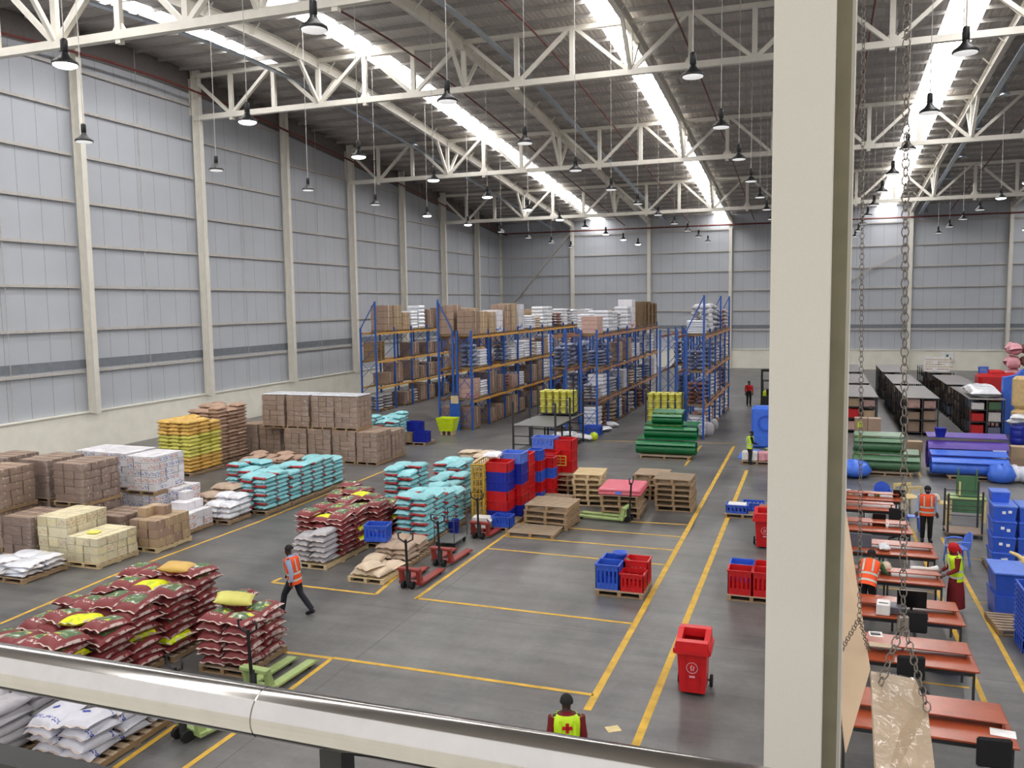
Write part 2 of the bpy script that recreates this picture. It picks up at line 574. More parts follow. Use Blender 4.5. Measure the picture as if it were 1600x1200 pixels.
# --- left wall, far wall, right wall
b = MB()
for i in range(len(YS) - 1):
    a, c = YS[i], YS[i + 1]
    b.add([(XL, a, 2), (XL, c, 2), (XL, c, roofz(c) - 1.3), (XL, a, roofz(a) - 1.3)], [(0, 1, 2, 3)])
wl = struct('wall_left', b, 'clad_left')
b = MB()
for i in range(len(YS) - 1):
    a, c = YS[i], YS[i + 1]
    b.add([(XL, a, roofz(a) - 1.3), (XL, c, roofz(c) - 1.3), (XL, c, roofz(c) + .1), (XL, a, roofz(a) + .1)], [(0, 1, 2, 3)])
b.build('upper_wall_strip', 'upper_wall', wl)  # darker grey strip along the top of the left wall
wb = struct('wall_back', MB().add([(XL, YB, 2), (XR, YB, 2), (XR, YB, roofz(YB) + .1), (XL, YB, roofz(YB) + .1)], [(0, 1, 2, 3)]), 'clad_back')
b = MB()
for i in range(len(YS) - 1):
    a, c = YS[i], YS[i + 1]
    b.add([(XR, a, 0), (XR, c, 0), (XR, c, roofz(c) + .1), (XR, a, roofz(a) + .1)], [(0, 1, 2, 3)])
struct('wall_right', b, 'clad_left')
struct('baseboard_left', MB().box(XL - .1, Y0, 0, XL + .2, YB, 2.0).box(XL - .1, Y0, 2.0, XL + .27, YB, 2.06), 'cream')
struct('baseboard_back', MB().box(XL, YB - .2, 0, XR, YB + .1, 2.0).box(XL, YB - .27, 2.0, XR, YB + .1, 2.06), 'cream')
GZ = [4.12, 6.25, 8.4, 10.5, 12.65, 14.95]
colY = [24.7 + 8.8 * i for i in range(-3, 8)]
for i, z in enumerate(GZ + [17.2, 19.2]):
    g = MB()
    for yy in [Y0] + colY:
        if roofz(yy + 4) > z + 1.6:
            g.box(XL + .02, yy + .18, z - .07, XL + .14, min(yy + 8.62, YB), z + .07)
    g.build('girt', 'girt', wl)
    if z < 15.5:
        g = MB()
        for k in range(-4, 4):
            g.box(k * 8.8 + .15, YB - .14, z - .07, k * 8.8 + 8.65, YB - .02, z + .07)
        g.build('girt', 'girt', wb)
g = MB()
for yy in colY:
    g.tube([(XL + .1, yy + 4.4, 2.05), (XL + .1, yy + 4.4, roofz(yy + 4.4))], .02, 5)
g.build('sag_rod', 'girt', wl)
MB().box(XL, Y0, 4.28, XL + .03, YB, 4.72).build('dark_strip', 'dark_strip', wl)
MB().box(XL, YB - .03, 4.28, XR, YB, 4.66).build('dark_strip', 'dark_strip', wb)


def hcol(h, base=.0):
    return MB().box(-.16, -.25, base, .16, -.225, h).box(-.16, .225, base, .16, .25, h).box(-.012, -.225, base, .012, .225, h)


for yy in colY:
    c = hcol(roofz(yy) - 1.95)
    c.build('column', 'white', None, (XL + .46, yy, 1.95), math.pi / 2, kind='structure')
for k in range(-4, 4):
    hcol(roofz(YB) - .1).build('column', 'white', None, (k * 8.8, YB - .4, 0), 0, kind='structure')
MB().bar((XL + .6, YB - .5, 6.3), (-26.6, YB - .5, 15.2), .2).build('wall_brace', 'girt', wb)
MB().bar((8.6, YB - .5, 12.4), (1.5, YB - .5, 8.2), .16).build('wall_brace', 'girt', wb)

# --- roof beams along the hall, one over each column line
for k in range(-3, 4):
    b = MB()
    x = k * 8.8
    vs, fs = [], []
    for yy in YS:
        z = roofz(yy) - .25
        for dz, hw in ((0, .14), (-.04, .14), (-.04, .02), (-.5, .02), (-.5, .14), (-.55, .14)):
            vs += [(x - hw, yy, z + dz), (x + hw, yy, z + dz)]
    for i in range(len(YS) - 1):
        a, c = i * 12, i * 12 + 12
        prof = [0, 2, 4, 6, 8, 10, 11, 9, 7, 5, 3, 1]
        for p in range(12):
            q = prof[(p + 1) % 12]
            fs.append((a + prof[p], a + q, c + q, c + prof[p]))
    b.add(vs, fs)
    rb = struct('roof_beam', b, 'white')
    br = MB()
    yy = Y0 + 1
    while yy < YB - .5:
        br.bar((x + .05, yy, roofz(yy) - .72), (x + .55, yy, roofz(yy) - .2), .05)
        br.bar((x - .05, yy, roofz(yy) - .72), (x - .55, yy, roofz(yy) - .2), .05)
        yy += 3.44
    br.build('knee_brace', 'white', rb)

# --- trusses across the hall
PANEL = 8.8 / 3
for ti, (ty, tz, wd) in enumerate([(24.7, 16.75, 'first from the balcony'), (42.3, 18.3, 'second from the balcony, highest of them'), (59.9, 16.78, 'third from the balcony'), (77.5, 15.15, 'last before the far wall')]):
    t = thing('roof_truss', 'cream steel roof truss spanning the hall, ' + wd, 'truss', (0, ty, tz), 0, 'roof trusses across the hall')
    top = min(2.95, roofz(ty) - .24 - tz)
    MB().box(XL + .3, -.14, 0, XR - .3, .14, .3).build('bottom_chord', 'white', t)
    MB().box(XL + .3, -.12, top - .22, XR - .3, .12, top).build('top_chord', 'white', t)
    vert = MB().box(-.12, -.1, .3, .12, .1, top - .22).mesh('web_post', 'white')
    gus = MB().prism([(-.32, .3), (.32, .3), (.16, .55), (-.16, .55)], -.02, .02).box(-.11, -.11, -.14, .11, .11, 0).mesh('gusset', 'white')
    for i in range(-12, 13):
        place('web_post', vert, t, (i * PANEL, 0, 0))
        if i % 3 == 1:
            place('gusset', gus, t, (i * PANEL, 0, 0))
    dg = [MB().bar((-.14 * s_, 0, .28), (-(PANEL - .22) * s_, 0, top - .15), .2, .18).mesh('web_diagonal', 'white') for s_ in (1, -1)]
    for i in range(-11, 12, 2):
        place('web_diagonal', dg[0], t, (i * PANEL, 0, 0))
        place('web_diagonal', dg[1], t, (i * PANEL, 0, 0))
    for k in range(-3, 4):
        for s_ in (-1, 1):
            dz = roofz(ty + s_ * 1.9) - .75 - tz
            MB().bar((k * 8.8, 0, .2), (k * 8.8, s_ * 1.9, dz), .17).build('stay', 'white', t)

# --- pipes and trays under the roof
def along(x, dz, r, y0=Y0 + 2, y1=YB - .5):
    return MB().tube([(x, y, roofz(y) - dz) for y in [y0 + (y1 - y0) * i / 24 for i in range(25)]], r, 8)


for x, wd in ((XL + .92, 'along the top of the side wall'), (-20.3, 'under the roof beside the second bright roof strip'), (-13.2, 'under the roof between the two long bright strips'), (-6.4, 'under the roof past the third bright strip'), (2.2, 'under the roof behind the big pillar'), (12.2, 'under the roof beyond the silver lamps')):
    along(x, .85 if x > XL + 1 else 1.4, .05 if x > XL + 1 else .07).build('sprinkler_pipe', 'pipe_red', None, label='thin red sprinkler pipe running ' + wd, cat='pipe', group='sprinkler pipes')
MB().tube([(XL + .5, YB - .75, 15.42), (XR - 9, YB - .75, 15.3)], .08, 8).build('sprinkler_pipe', 'pipe_red', None, label='red pipe along the top of the far wall', cat='pipe')
for x, wd in ((-28.2, 'beside the innermost bright strip by the wall'), (-15.4, 'over the pallet racks'), (1.1, 'behind the big pillar'), (9.5, 'carrying the silver lamps')):
    vs, fs = [], []
    b = MB()
    ys = [6 + 88 * i / 24 for i in range(25)]
    for i in range(24):
        a, c = ys[i], ys[i + 1]
        za, zc = roofz(a) - 1.15, roofz(c) - 1.15
        b.add([(x - .15, a, za + .08), (x - .15, a, za), (x + .15, a, za), (x + .15, a, za + .08), (x - .15, c, zc + .08), (x - .15, c, zc), (x + .15, c, zc), (x + .15, c, zc + .08)],
              [(0, 1, 5, 4), (1, 2, 6, 5), (2, 3, 7, 6)])
    t = b.build('cable_tray', 'galv', None, label='galvanised cable tray hung under the roof ' + wd, cat='cable tray', group='cable trays')
    h = MB()
    for k in range(12):
        yy = 8 + 7.4 * k
        h.tube([(x, yy, roofz(yy) - 1.1), (x, yy, roofz(yy))], .012, 5)
    h.build('hanger', 'galv', t)

# --- hanging high-bay lamps
lamp_body = MB().lathe([(.07, .3), (.085, .31), (.085, .58), (.06, .62), (.02, .63)], 14).mesh('housing', 'black')
lamp_shade = MB().lathe([(.30, 0), (.31, .03), (.29, .07), (.16, .16), (.09, .26), (.08, .31), (.0, .31)], 20).mesh('lamp_shade', 'black')
lens_lit = MB().lathe([(.02, -.075), (.2, -.06), (.275, -.02), (.28, .0), (.0, .002)], 20).mesh('lens', 'lamp_glass')
lens_dim = MB().lathe([(.02, -.03), (.265, -.022), (.275, .0), (.0, .002)], 20).mesh('lens', 'lamp_dim')
rows = [(-24.5, 'wall-side line'), (-17.3, 'line over the front stacks'), (-10.3, 'line over the sack stacks'), (-3.2, 'line over the yellow aisle'), (3.3, 'line over the desks'), (10.3, 'line over the blue bins'), (17.3, 'outermost line past the desks')]
lamps = {}
for ri, (x, wd) in enumerate(rows):
    for k in range(11):
        yy = 16.4 + 7.05 * k + (.4 if ri in (0, 4) else 0)
        if ri == 0 and k == 0 or ri > 4 and k < 2 or (ri == 3 and k == 0):
            continue
        lit = ri == 1 or (ri in (0, 5) and k in (5, 6)) or (ri == 6 and k > 2)
        t = thing('pendant_lamp', ('lit' if lit else 'dark') + ' black high-bay lamp hanging in the ' + wd + ', ' + NTH[k] + ' from the balcony', 'lamp', (x, yy, 13.15), 0, 'hanging high-bay lamps')
        place('housing', lamp_body, t)
        place('lamp_shade', lamp_shade, t)
        place('lens', lens_lit if lit else lens_dim, t)
        MB().tube([(0, 0, .6), (0, 0, roofz(yy) - 13.2)], .014, 5).build('cord', 'girt', t)
for k, (yy, z) in enumerate([(50, 19.0), (56.4, 18.7), (64, 18.2), (71, 17.5), (78.3, 16.9), (93, 15.6)]):
    t = thing('bay_lamp', 'silver bell-shaped lamp under the outer cable tray, ' + NTH[k] + ' along', 'lamp', (9.9, yy, z), 0, 'silver lamps')
    MB().lathe([(.27, 0), (.28, .02), (.14, .22), (.1, .3), (.0, .31)], 16).build('lamp_shade', 'galv', t)
    MB().lathe([(.09, .3), (.09, .6), (.03, .64)], 12).build('housing', 'galv', t)
    MB().tube([(0, 0, .6), (.0, 0, roofz(yy) - z)], .014, 5).build('cord', 'girt', t)
t = thing('bay_lamp', 'silver bell-shaped lamp under the tray by the side wall', 'lamp', (-27.75, 57, 18.8))
MB().lathe([(.27, 0), (.28, .02), (.14, .22), (.1, .3), (.0, .31)], 16).build('lamp_shade', 'galv', t)
MB().lathe([(.09, .3), (.09, .6), (.03, .64)], 12).build('housing', 'galv', t)
MB().tube([(0, 0, .6), (0, 0, roofz(57) - 18.8)], .014, 5).build('cord', 'girt', t)

# --- yellow floor lines (each painted run follows the straight marking on the floor)
LINES = []


def line(pa, pb, wd=.1, ext=0.0):
    a, c = F(*pa), F(*pb)
    d = (c - a).normalized()
    a, c = a - d * ext, c + d * ext
    n = Vector((-d.y, d.x, 0)) * wd / 2
    z = Vector((0, 0, .004))
    LINES.append([a + n + z, a - n + z, c - n + z, c + n + z])


for a, c, wd in [((1147, 697), (917, 1110), .14), ((1167, 735), (993, 1165), .14), ((651, 935), (991, 975), .1), ((520, 1028), (927, 1086), .1), ((649, 936), (865, 782), .1),
                 ((762, 857), (1042, 883), .09), ((788, 838), (1057, 860), .09), ((887, 825), (1063, 839), .09), ((984, 815), (1074, 820), .09), ((425, 910), (587, 929), .1), ((425, 910), (440, 903), .1), ((587, 929), (665, 862), .1),
                 ((0, 975), (175, 900), .1), ((175, 900), (400, 817), .1), ((400, 817), (600, 736), .1), ((445, 1019), (521, 1029), .1), ((517, 1030), (440, 1088), .1), ((374, 1140), (250, 1228), .1), ((276, 1133), (130, 1234), .1),
                 ((1472, 840), (1640, 1150), .1), ((1424, 826), (1545, 1113), .1), ((1374, 918), (1458, 926), .07), ((1440, 1066), (1515, 1075), .07), ((1480, 868), (1560, 878), .05), ((1518, 940), (1572, 944), .05),
                 ((900, 688), (1150, 693), .1), ((1096, 696), (1070, 728), .1), ((786, 773), (890, 698), .1), ((1425, 722), (1440, 745), .08)]:
    line(a, c, wd)
fl = MB()
for q in LINES:
    fl.add(q, [(0, 1, 2, 3)])
fl.build('trim_1', 'line', None, kind='structure')
fp = F(958, 1139)
MB().cbox(-.12, -.1, 0, .12, .1, .004, .002).build('scrap_of_paper', 'pale_wood', None, fp, .6, label='crumpled tan paper scrap on the aisle floor behind the handrail', cat='paper')

# --- the balcony: slab, stainless handrail, pillar, hanging boards
struct('wall_light_blocker', MB().box(1.3, -12, 5.6, 1.5, -1.6, 19).box(1.3, -12, 16, 12, -2.2, 16.2), 'cream')  # unseen wall and roof, added to keep sky light off the pillar recess
struct('balcony_slab', MB().box(-9, -8, 5.35, 9, .95, 5.6), 'cream')
hr = thing('handrail', 'polished stainless balcony handrail crossing the front of the picture', 'handrail', (0, .8, 6.729))
MB().tube([(-3, 0, 0), (-.601, 0, 0)], .0285, 28).build('rail_pipe', 'chrome', hr)
MB().tube([(-.599, 0, 0), (2.6, 0, 0)], .0285, 28).build('rail_pipe', 'chrome', hr)
MB().tube([(-.62, 0, 0), (-.58, 0, 0)], .0268, 24).build('joint', 'chrome', hr)
MB().box(-3, -.02, -.20, 2.6, .02, -.125).build('lower_rail', 'black', hr)
for x in (-1.95, -.505, .94, 2.3):
    MB().box(x - .014, -.014, 5.6 - 6.734, x + .014, .014, -.02).build('baluster', 'black', hr)

pl = MB()
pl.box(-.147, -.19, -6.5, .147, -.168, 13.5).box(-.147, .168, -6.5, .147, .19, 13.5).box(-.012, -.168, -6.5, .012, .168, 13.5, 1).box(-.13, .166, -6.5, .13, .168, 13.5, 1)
pl.build('pillar', ['pillar', 'recess_shade'], None, (-.028, 4.66, 6.5), -.29, kind='structure')  # shade of the recess painted into the web and rear flange lining


def chain(name, pts, link, label, parent=None):
    """run of oval links along the straight pieces between pts"""
    b = MB()
    k = 0
    for i in range(len(pts) - 1):
        a, c = Vector(pts[i]), Vector(pts[i + 1])
        n = max(1, int((c - a).length / (link * .78)))
        d = (c - a).normalized()
        u = d.cross(Vector((0, 1, 0) if abs(d.y) < .9 else (1, 0, 0))).normalized()
        v = d.cross(u)
        for j in range(n):
            o = a + d * ((j + .5) / n * (c - a).length)
            s_ = u if k % 2 else v
            s_ = (s_ * .8 + (v if k % 2 else u) * .35).normalized()
            k += 1
            ring = [o + d * (link / 2 * math.cos(t_)) + s_ * (link * .33 * math.sin(t_)) for t_ in [2 * math.pi * q / 8 for q in range(8)]]
            b.tube(ring, link * .065, 5, closed=True)
    if parent:
        return b.build(name, 'chain', parent)
    return b.build(name, 'chain', None, label=label, cat='chain')


def at(px, py, d):
    return EYE + ray(px, py) * d


hk = at(1411, 972, 3.9)
chain('suspension_chain', [at(1417, -60, 3.9), hk, at(1370, 1085, 3.8)], .05, 'heavy steel chain hanging down to the film-covered brown board')
chain('sling_chain', [hk, at(1450, 1111, 3.5)], .05, 'short chain leg sloping to the outer edge of film-covered brown board')
MB().cbox(-.025, -.012, -.05, .025, .012, .03, .006).build('chain_shackle', 'chain', None, hk, .3, label='steel shackle joining the chain legs above brown board', cat='shackle')
bd = [at(1361, 1048, 3.95), at(1431, 1061, 3.95), at(1450, 1112, 3.52), at(1468, 1262, 2.85), at(1371, 1262, 2.85)]


def slab(name, q, th, mat, **k):
    n = (q[1] - q[0]).cross(q[-1] - q[0]).normalized() * th
    c_ = len(q)
    b = MB().add(q + [p + n for p in q], [tuple(range(c_)), tuple(range(2 * c_ - 1, c_ - 1, -1))] + [(i, (i + 1) % c_, c_ + (i + 1) % c_, c_ + i) for i in range(c_)])
    return b.build(name, mat, None, **k)


o = slab('hanging_board', bd, .02, 'board', label='brown board under clear film hung from the heavy chain', cat='board')
slab('film_cover', [p + Vector((0, 0, .006)) for p in bd], .002, 'film_thin').parent = o
hk2 = at(1343, 966, 5.2)
chain('suspension_chain', [at(1350, -60, 5.2), hk2, at(1357, 1018, 5.42)], .04, 'thin steel chain hanging down beside the pillar to tan board')
chain('sling_chain', [hk2, at(1310, 1024, 5.5)], .04, 'short chain leg crossing the tan board beside pillar')
slab('hanging_board', [at(1262, 640, 6.2), at(1298, 640, 6.2), at(1360, 1046, 5.35), at(1322, 1176, 5.2)], .02, 'tan_board', label='plain tan board slanting behind the pillar', cat='board')


# ================================================================ GOODS ON THE FLOOR
# ---- pallets: top boards, bearers, bottom boards (unit 1.0 x 1.2 x 0.14)
_p_top, _p_bot = MB(), MB()
for i in range(7):
    y_ = -.6 + i * 1.1 / 6
    _p_top.cbox(-.5, y_, .118, .5, y_ + .1, .14, .003)
for i in range(3):
    y_ = -.6 + i * 1.1 / 2
    _p_bot.cbox(-.5, y_, 0, .5, y_ + .1, .02, .003)
PAL = {}
for mat, tm in (('wood', 'wood_top'), ('wood_pale', 'wood_pale')):
    PAL[mat] = (_p_top.mesh('top_deck', tm), MB().cbox(-.045, -.6, .02, .045, .6, .118, .003).mesh('bearer', mat), _p_bot.mesh('bottom_deck', mat))


def pallet(x, y, z=0.0, label='', sx=1.0, sy=1.2, rz=0.0, mat='wood', group='wooden pallets', h=.14):
    t = thing('wooden_pallet', label, 'pallet', (x, y, z), rz, group)
    sc = (sx, sy / 1.2, h / .14)
    a, b_, c = PAL[mat]
    place('top_deck', a, t, scale=sc)
    for k in (-.455, 0, .455):
        place('bearer', b_, t, (k * sx, 0, 0), scale=(1, sc[1], sc[2]))
    place('bottom_deck', c, t, scale=sc)
    return t


# ---- sacks
def sack_mesh(kind, seed, L=.78, W=.54, T=.19, mat='sack_turq'):
    rd = random.Random(seed)
    hemw = .03 if mat in ('sack_red', 'sack_white', 'sack_grey', 'film_white') else .006
    nu, nv = 16, 10
    sag = .028 if mat in ('sack_red', 'sack_white', 'sack_tan', 'sack_cream') else .012
    ph = [rd.uniform(0, 6.3) for _ in range(4)]

    def P(i, j, sgn):
        u, v = -1 + 2 * i / nu, -1 + 2 * j / nv
        e = max(0.0, 1 - abs(u) ** 3.6) ** .55 * max(0.0, 1 - abs(v) ** 2.7) ** .45
        x = u * L / 2 * (1 - .035 * (1 - v * v) * abs(u) ** 6 * 2)
        y_ = v * W / 2 * (1 - .06 * (1 - u * u) * 0 - .05 * (abs(u) ** 4) * 0 + .04 * math.cos(u * 2.4))
        lump = .14 * math.sin(u * 4 + ph[0]) * math.sin(v * 3 + ph[1]) + .06 * math.sin(u * 9 + ph[2]) * math.cos(v * 6 + ph[3])
        z_ = T / 2 + sgn * T / 2 * e * (1 + lump)
        if abs(u) > .999:
            z_ = T / 2 + .012 * math.sin(v * 7 + ph[2]) + sgn * .004
        z_ -= sag * (u * u - .4) + sag * .6 * (v * v - .4)
        return (x, y_, z_)
    b = MB()
    for sgn in (1, -1):
        vs = [P(i, j, sgn) for i in range(nu + 1) for j in range(nv + 1)]
        fs, mi = [], []
        k = len(b.v)
        for i in range(nu):
            for j in range(nv):
                q = (i * (nv + 1) + j, (i + 1) * (nv + 1) + j, (i + 1) * (nv + 1) + j + 1, i * (nv + 1) + j + 1)
                fs.append(q if sgn > 0 else q[::-1])
        b.add(vs, fs, 0, True)
    for s_ in (-1, 1):     # sewn hem at each end
        vs = []
        for j in range(nv + 1):
            x, y_, z_ = P(0 if s_ < 0 else nu, j, 1)
            vs += [(x - s_ * .004, y_ * .97, z_), (x + s_ * hemw, y_ * .97, z_ - .008 + .008 * math.sin(j * 1.7 + ph[0]))]
        fs = [(2 * j, 2 * j + 1, 2 * j + 3, 2 * j + 2) for j in range(nv)]
        b.add(vs, fs, 1 if hemw > .01 else 0, True)
    me = b.mesh(kind, [mat, 'hem'])
    bm = bmesh.new()
    bm.from_mesh(me)
    bmesh.ops.remove_doubles(bm, verts=bm.verts, dist=.0015)
    bm.to_mesh(me)
    bm.free()
    return me


SK = {}


def sack_set(mat, name, L=.78, W=.54, T=.19):
    key = (mat, L, W, T)
    if key not in SK:
        SK[key] = [sack_mesh(name, 11 * i + 3, L, W, T, mat) for i in range(4)]
    return SK[key]


def sacks(mat, name, cat, look, where, x0, y0, z0, H, L=.78, W=.54, T=.19, group='', jit=1.0, gapx=0, flip=True, tilt=0.0, sets=None, side='aisle side', far='wall side', rz=0):
    """H[j][i] courses of bags, i across (from the wall side), j away from the balcony; only bags that show are built"""
    ny, nx = len(H), len(H[0])
    me0 = sack_set(mat, name, L, W, T)
    hmax = max(max(r) for r in H)
    org = Vector((x0, y0, 0))
    R = Matrix.Rotation(rz, 3, 'Z')
    for j in range(ny):
        for i in range(nx):
            n = H[j][i]
            fr = H[j - 1][i] if j > 0 else 0
            rt = H[j][i + 1] if i + 1 < nx else 0
            if side != 'aisle side':
                rt = H[j][i - 1] if i > 0 else 0
            for k in range(n):
                if k < n - 2 and k < min(fr, rt) - 0 and k < fr and k < rt:
                    continue
                p = Vector(((i + .5) * (W - .02 + gapx) + random.uniform(-.02, .02) * jit, (j + .5) * (L - .03) + random.uniform(-.025, .025) * jit, 0))
                p = R @ p + org
                p.z = z0 + .003 + k * T * .8
                me = (sets[k] if sets and k < len(sets) and sets[k] else me0)
                rot = math.pi / 2 + rz + (math.pi if flip and (k + i) % 2 else 0) + random.uniform(-.06, .06) * jit
                pos = ('' if nx == 1 else (far + ' ' if i == 0 else side + ' ' if i == nx - 1 else 'middle ' if nx == 3 else ORD[i] + '-in ')) + ('' if ny == 1 else NTH[j] + ' row')
                lab = '%s, %s, %s, %s' % (look, where, course(n - 1 - k), pos.strip()) if pos.strip() else '%s, %s, %s' % (look, where, course(n - 1 - k))
                top = k == n - 1
                place(name, random.choice(me), None, p, rot=(random.uniform(-.05, .05) * tilt * (2 if top else 1), random.uniform(-.06, .06) * tilt * (2 if top else 1), rot),
                      scale=(1, 1, 1), label=lab, cat=cat, group=group or (look + 's'))


# ---- cartons in film: one thing per pallet load, its cartons its parts
CB = {}


def cbox_mesh(mat, name='carton'):
    if mat not in CB:
        CB[mat] = MB().cbox(-.5, -.5, -.5, .5, .5, .5, .018).mesh(name, mat)
    return CB[mat]


def load(x, y, z, sx, sy, sz, nx, ny, nz, label, mat='card', film=True, cat='carton load', group='film-wrapped carton loads', gap=.02, rz=0, name='carton_load', jit=.018, mats=None, heavy=False):
    """x, y: middle of the load; cartons nx across, ny away from the balcony, nz high; hidden ones left out"""
    t = thing(name, label, cat, (x, y, z + .003), rz, group)
    cx, cy_, cz = sx / nx, sy / ny, sz / nz
    for k in range(nz):
        for j in range(ny):
            for i in range(nx):
                if 0 < i < nx - 1 and 0 < j and k < nz - 1 or (0 < j < ny - 1 and 0 < i < nx - 1 and k < nz - 1) or (j == ny - 1 and i < nx - 1 and k < nz - 1 and x < -3):
                    continue
                mm = random.choice(mats) if mats else mat
                place('carton', cbox_mesh(mm), t, (-sx / 2 + (i + .5) * cx + random.uniform(-jit, jit), -sy / 2 + (j + .5) * cy_ + random.uniform(-jit, jit), (k + .5) * cz), random.uniform(-.012, .012),
                      scale=(cx - gap, cy_ - gap, cz - gap * .6))
    if film:
        b = MB()
        n = 6
        ring = []
        for zz in range(nz * 2 + 1):
            f = zz / (nz * 2)
            r = []
            for a, c in [((-1, -1), (1, -1)), ((1, -1), (1, 1)), ((1, 1), (-1, 1)), ((-1, 1), (-1, -1))]:
                for q in range(n):
                    u = q / n
                    px, py = a[0] + (c[0] - a[0]) * u, a[1] + (c[1] - a[1]) * u
                    e = .016 + random.uniform(-.005, .012)
                    r.append(Vector((px * (sx / 2 + e), py * (sy / 2 + e), sz * f + .004)))
            ring.append(r)
        b.loft(ring, 0, True, False)
        b.build('stretch_film', 'film_heavy' if heavy else 'film', t)
    return t


def loose(mat, name, cat, look, where, x0, y0, z0, H, sx, sy, sz, group, jit=.02, rz=0, mats=None):
    """single cartons or bales, H[j][i] high"""
    ny, nx = len(H), len(H[0])
    for j in range(ny):
        for i in range(nx):
            n = H[j][i]
            fr = H[j - 1][i] if j else 0
            rt = H[j][i + 1] if i + 1 < nx else 0
            for k in range(n):
                pos = ('' if nx == 1 else ('wall side ' if i == 0 else 'aisle side ' if i == nx - 1 else 'middle ' if nx == 3 else ORD[i] + '-in ')) + ('' if ny == 1 else NTH[j] + ' row')
                place(name, cbox_mesh(random.choice(mats) if mats else mat, name), None, (x0 + (i + .5) * sx + random.uniform(-jit, jit), y0 + (j + .5) * sy + random.uniform(-jit, jit), z0 + .003 + (k + .5) * sz),
                      rz + random.uniform(-.05, .05), scale=(sx - .012, sy - .012, sz - .004), label='%s, %s, %s, %s' % (look, where, course(n - 1 - k), pos.strip()), cat=cat, group=group)


# ---------------- aisle-edge stacks along the side wall, from the balcony away
# flat white film bags
c = F(42, 912) + Vector((0, -.1, 0))
pallet(c.x - .7, c.y + .72, 0, 'low pallet under the flat white film bags', 1.4, 1.45)
bagw = [sack_mesh('film_bag', 60 + i, .74, .64, .12, 'film_white') for i in range(3)]
for k in range(17):
    i, lay = k % 4, k // 4
    place('film_bag', bagw[k % 3], None, (c.x - 1.02 + (i % 2) * .66 + random.uniform(-.07, .07), c.y + .38 + (i // 2) * .68 + random.uniform(-.06, .06), .14 + lay * .08), rot=(random.uniform(-.06, .06), random.uniform(-.06, .06), random.uniform(-.5, .5)),
          label='flat white film bag, %s, %s corner' % (course(4 - lay), ['front wall', 'front aisle', 'back wall', 'back aisle'][i]), cat='bag', group='white film bags on the low pallet')
bigc = [F(110, 885), F(156, 891), F(210, 865)]
CX = -18.72     # aisle edge of the column of stacks
pallet(-19.3, 18.6, 0, 'pale pallet under the low cream carton load', 1.15, 1.5, mat='wood_pale')
load(-19.3, 18.6, .14, 1.12, 1.46, .72, 4, 4, 3, 'low cream carton load under film, yellow printing on top', 'card_cream', cat='carton load')
MB().cbox(-.16, -.12, 0, .16, .12, .05, .01).build('yellow_pack', 'yellow', None, (-19.35, 18.35, .872), .3, label='bright yellow pack lying on the low cream cartons', cat='pack')
pallet(-20.55, 18.75, 0, 'pale pallet under the taller cream carton load', 1.15, 1.5, mat='wood_pale')
load(-20.55, 18.75, .14, 1.12, 1.46, 1.18, 3, 4, 4, 'taller cream carton load under film beside the low one', 'card_cream')
pallet(-21.85, 18.6, 0, 'pallet under the brown load behind flat white bags', 1.15, 1.4)
load(-21.85, 18.6, .14, 1.1, 1.3, 1.1, 3, 3, 4, 'dull brown carton load behind the flat white film bags', 'card_dark')
pallet(-18.8, 20.35, 0, 'pale pallet under the loose brown cartons', 1.05, 1.5, mat='wood_pale')
loose('card', 'brown_carton', 'carton', 'brown carton', 'stack between cream and white loads', -19.3, 19.62, .14, [[3, 3, 3], [4, 3, 3], [4, 4, 3], [3, 3, 3]], .335, .36, .27, 'loose brown cartons', mats=('card', 'card_light'))
pallet(-19.35, 22.15, 0, 'pallet under the loose white bales', 1.05, 1.25)
loose('card_white', 'white_bale', 'bale', 'white bale', 'stack behind loose brown cartons', -19.85, 21.55, .14, [[2, 2, 2], [3, 3, 2], [4, 3, 2]], .34, .4, .26, 'loose white bales')
pallet(-20.5, 23.1, 0, 'pallet under the taller white bales', 1.05, 1.25)
loose('card_white', 'white_bale', 'bale', 'white red-marked bale', 'taller stack by the turquoise bags', -21.05, 22.45, .14, [[5, 5, 4], [5, 5, 4], [5, 4, 4]], .34, .4, .27, 'taller white bales')
pallet(-18.85, 23.55, 0, 'pallet under the white plastic bags', 1.05, 1.15)
sacks('film_white', 'white_plastic_bag', 'bag', 'white plastic bag', 'pile beside turquoise stack', -19.4, 23.0, .14, [[3, 3], [4, 4]], .62, .56, .22, group='white plastic bags', jit=2)

# turquoise bags by the wall: four pallets along the aisle
for k, (yy, hh) in enumerate([(24.42, [[8, 8], [8, 8]]), (25.95, [[8, 7], [8, 8]]), (27.45, [[7, 8], [8, 8]]), (28.95, [[6, 7]])]):
    pallet(-18.45, yy + (.74 if k < 3 else .4), 0, 'pallet under the %s wall-side stack of turquoise bags' % NTH[k], 1.1, 1.45 if k < 3 else .85)
    sacks('sack_turq', 'turquoise_bag', 'bag', 'turquoise bag', '%s wall-side stack' % NTH[k], -18.98, yy, .14, hh, group='turquoise bags in the wall-side stacks', tilt=.7)
pallet(-19.75, 26.1, 0, 'pallet under the turquoise bags behind the others', 1.1, 1.5)
sacks('sack_turq', 'turquoise_bag', 'bag', 'turquoise bag', 'stack set back toward the wall', -20.3, 25.35, .14, [[9, 8], [9, 9]], group='turquoise bags in the wall-side stacks', tilt=1)
pallet(-19.75, 24.3, 0, 'pallet under the tan sacks by the turquoise bags', 1.1, 1.3)
sacks('sack_tan', 'tan_sack', 'sack', 'tan sack', 'low stack beside white bales', -20.3, 23.72, .14, [[4, 4], [5, 5]], group='tan sacks by the turquoise bags')
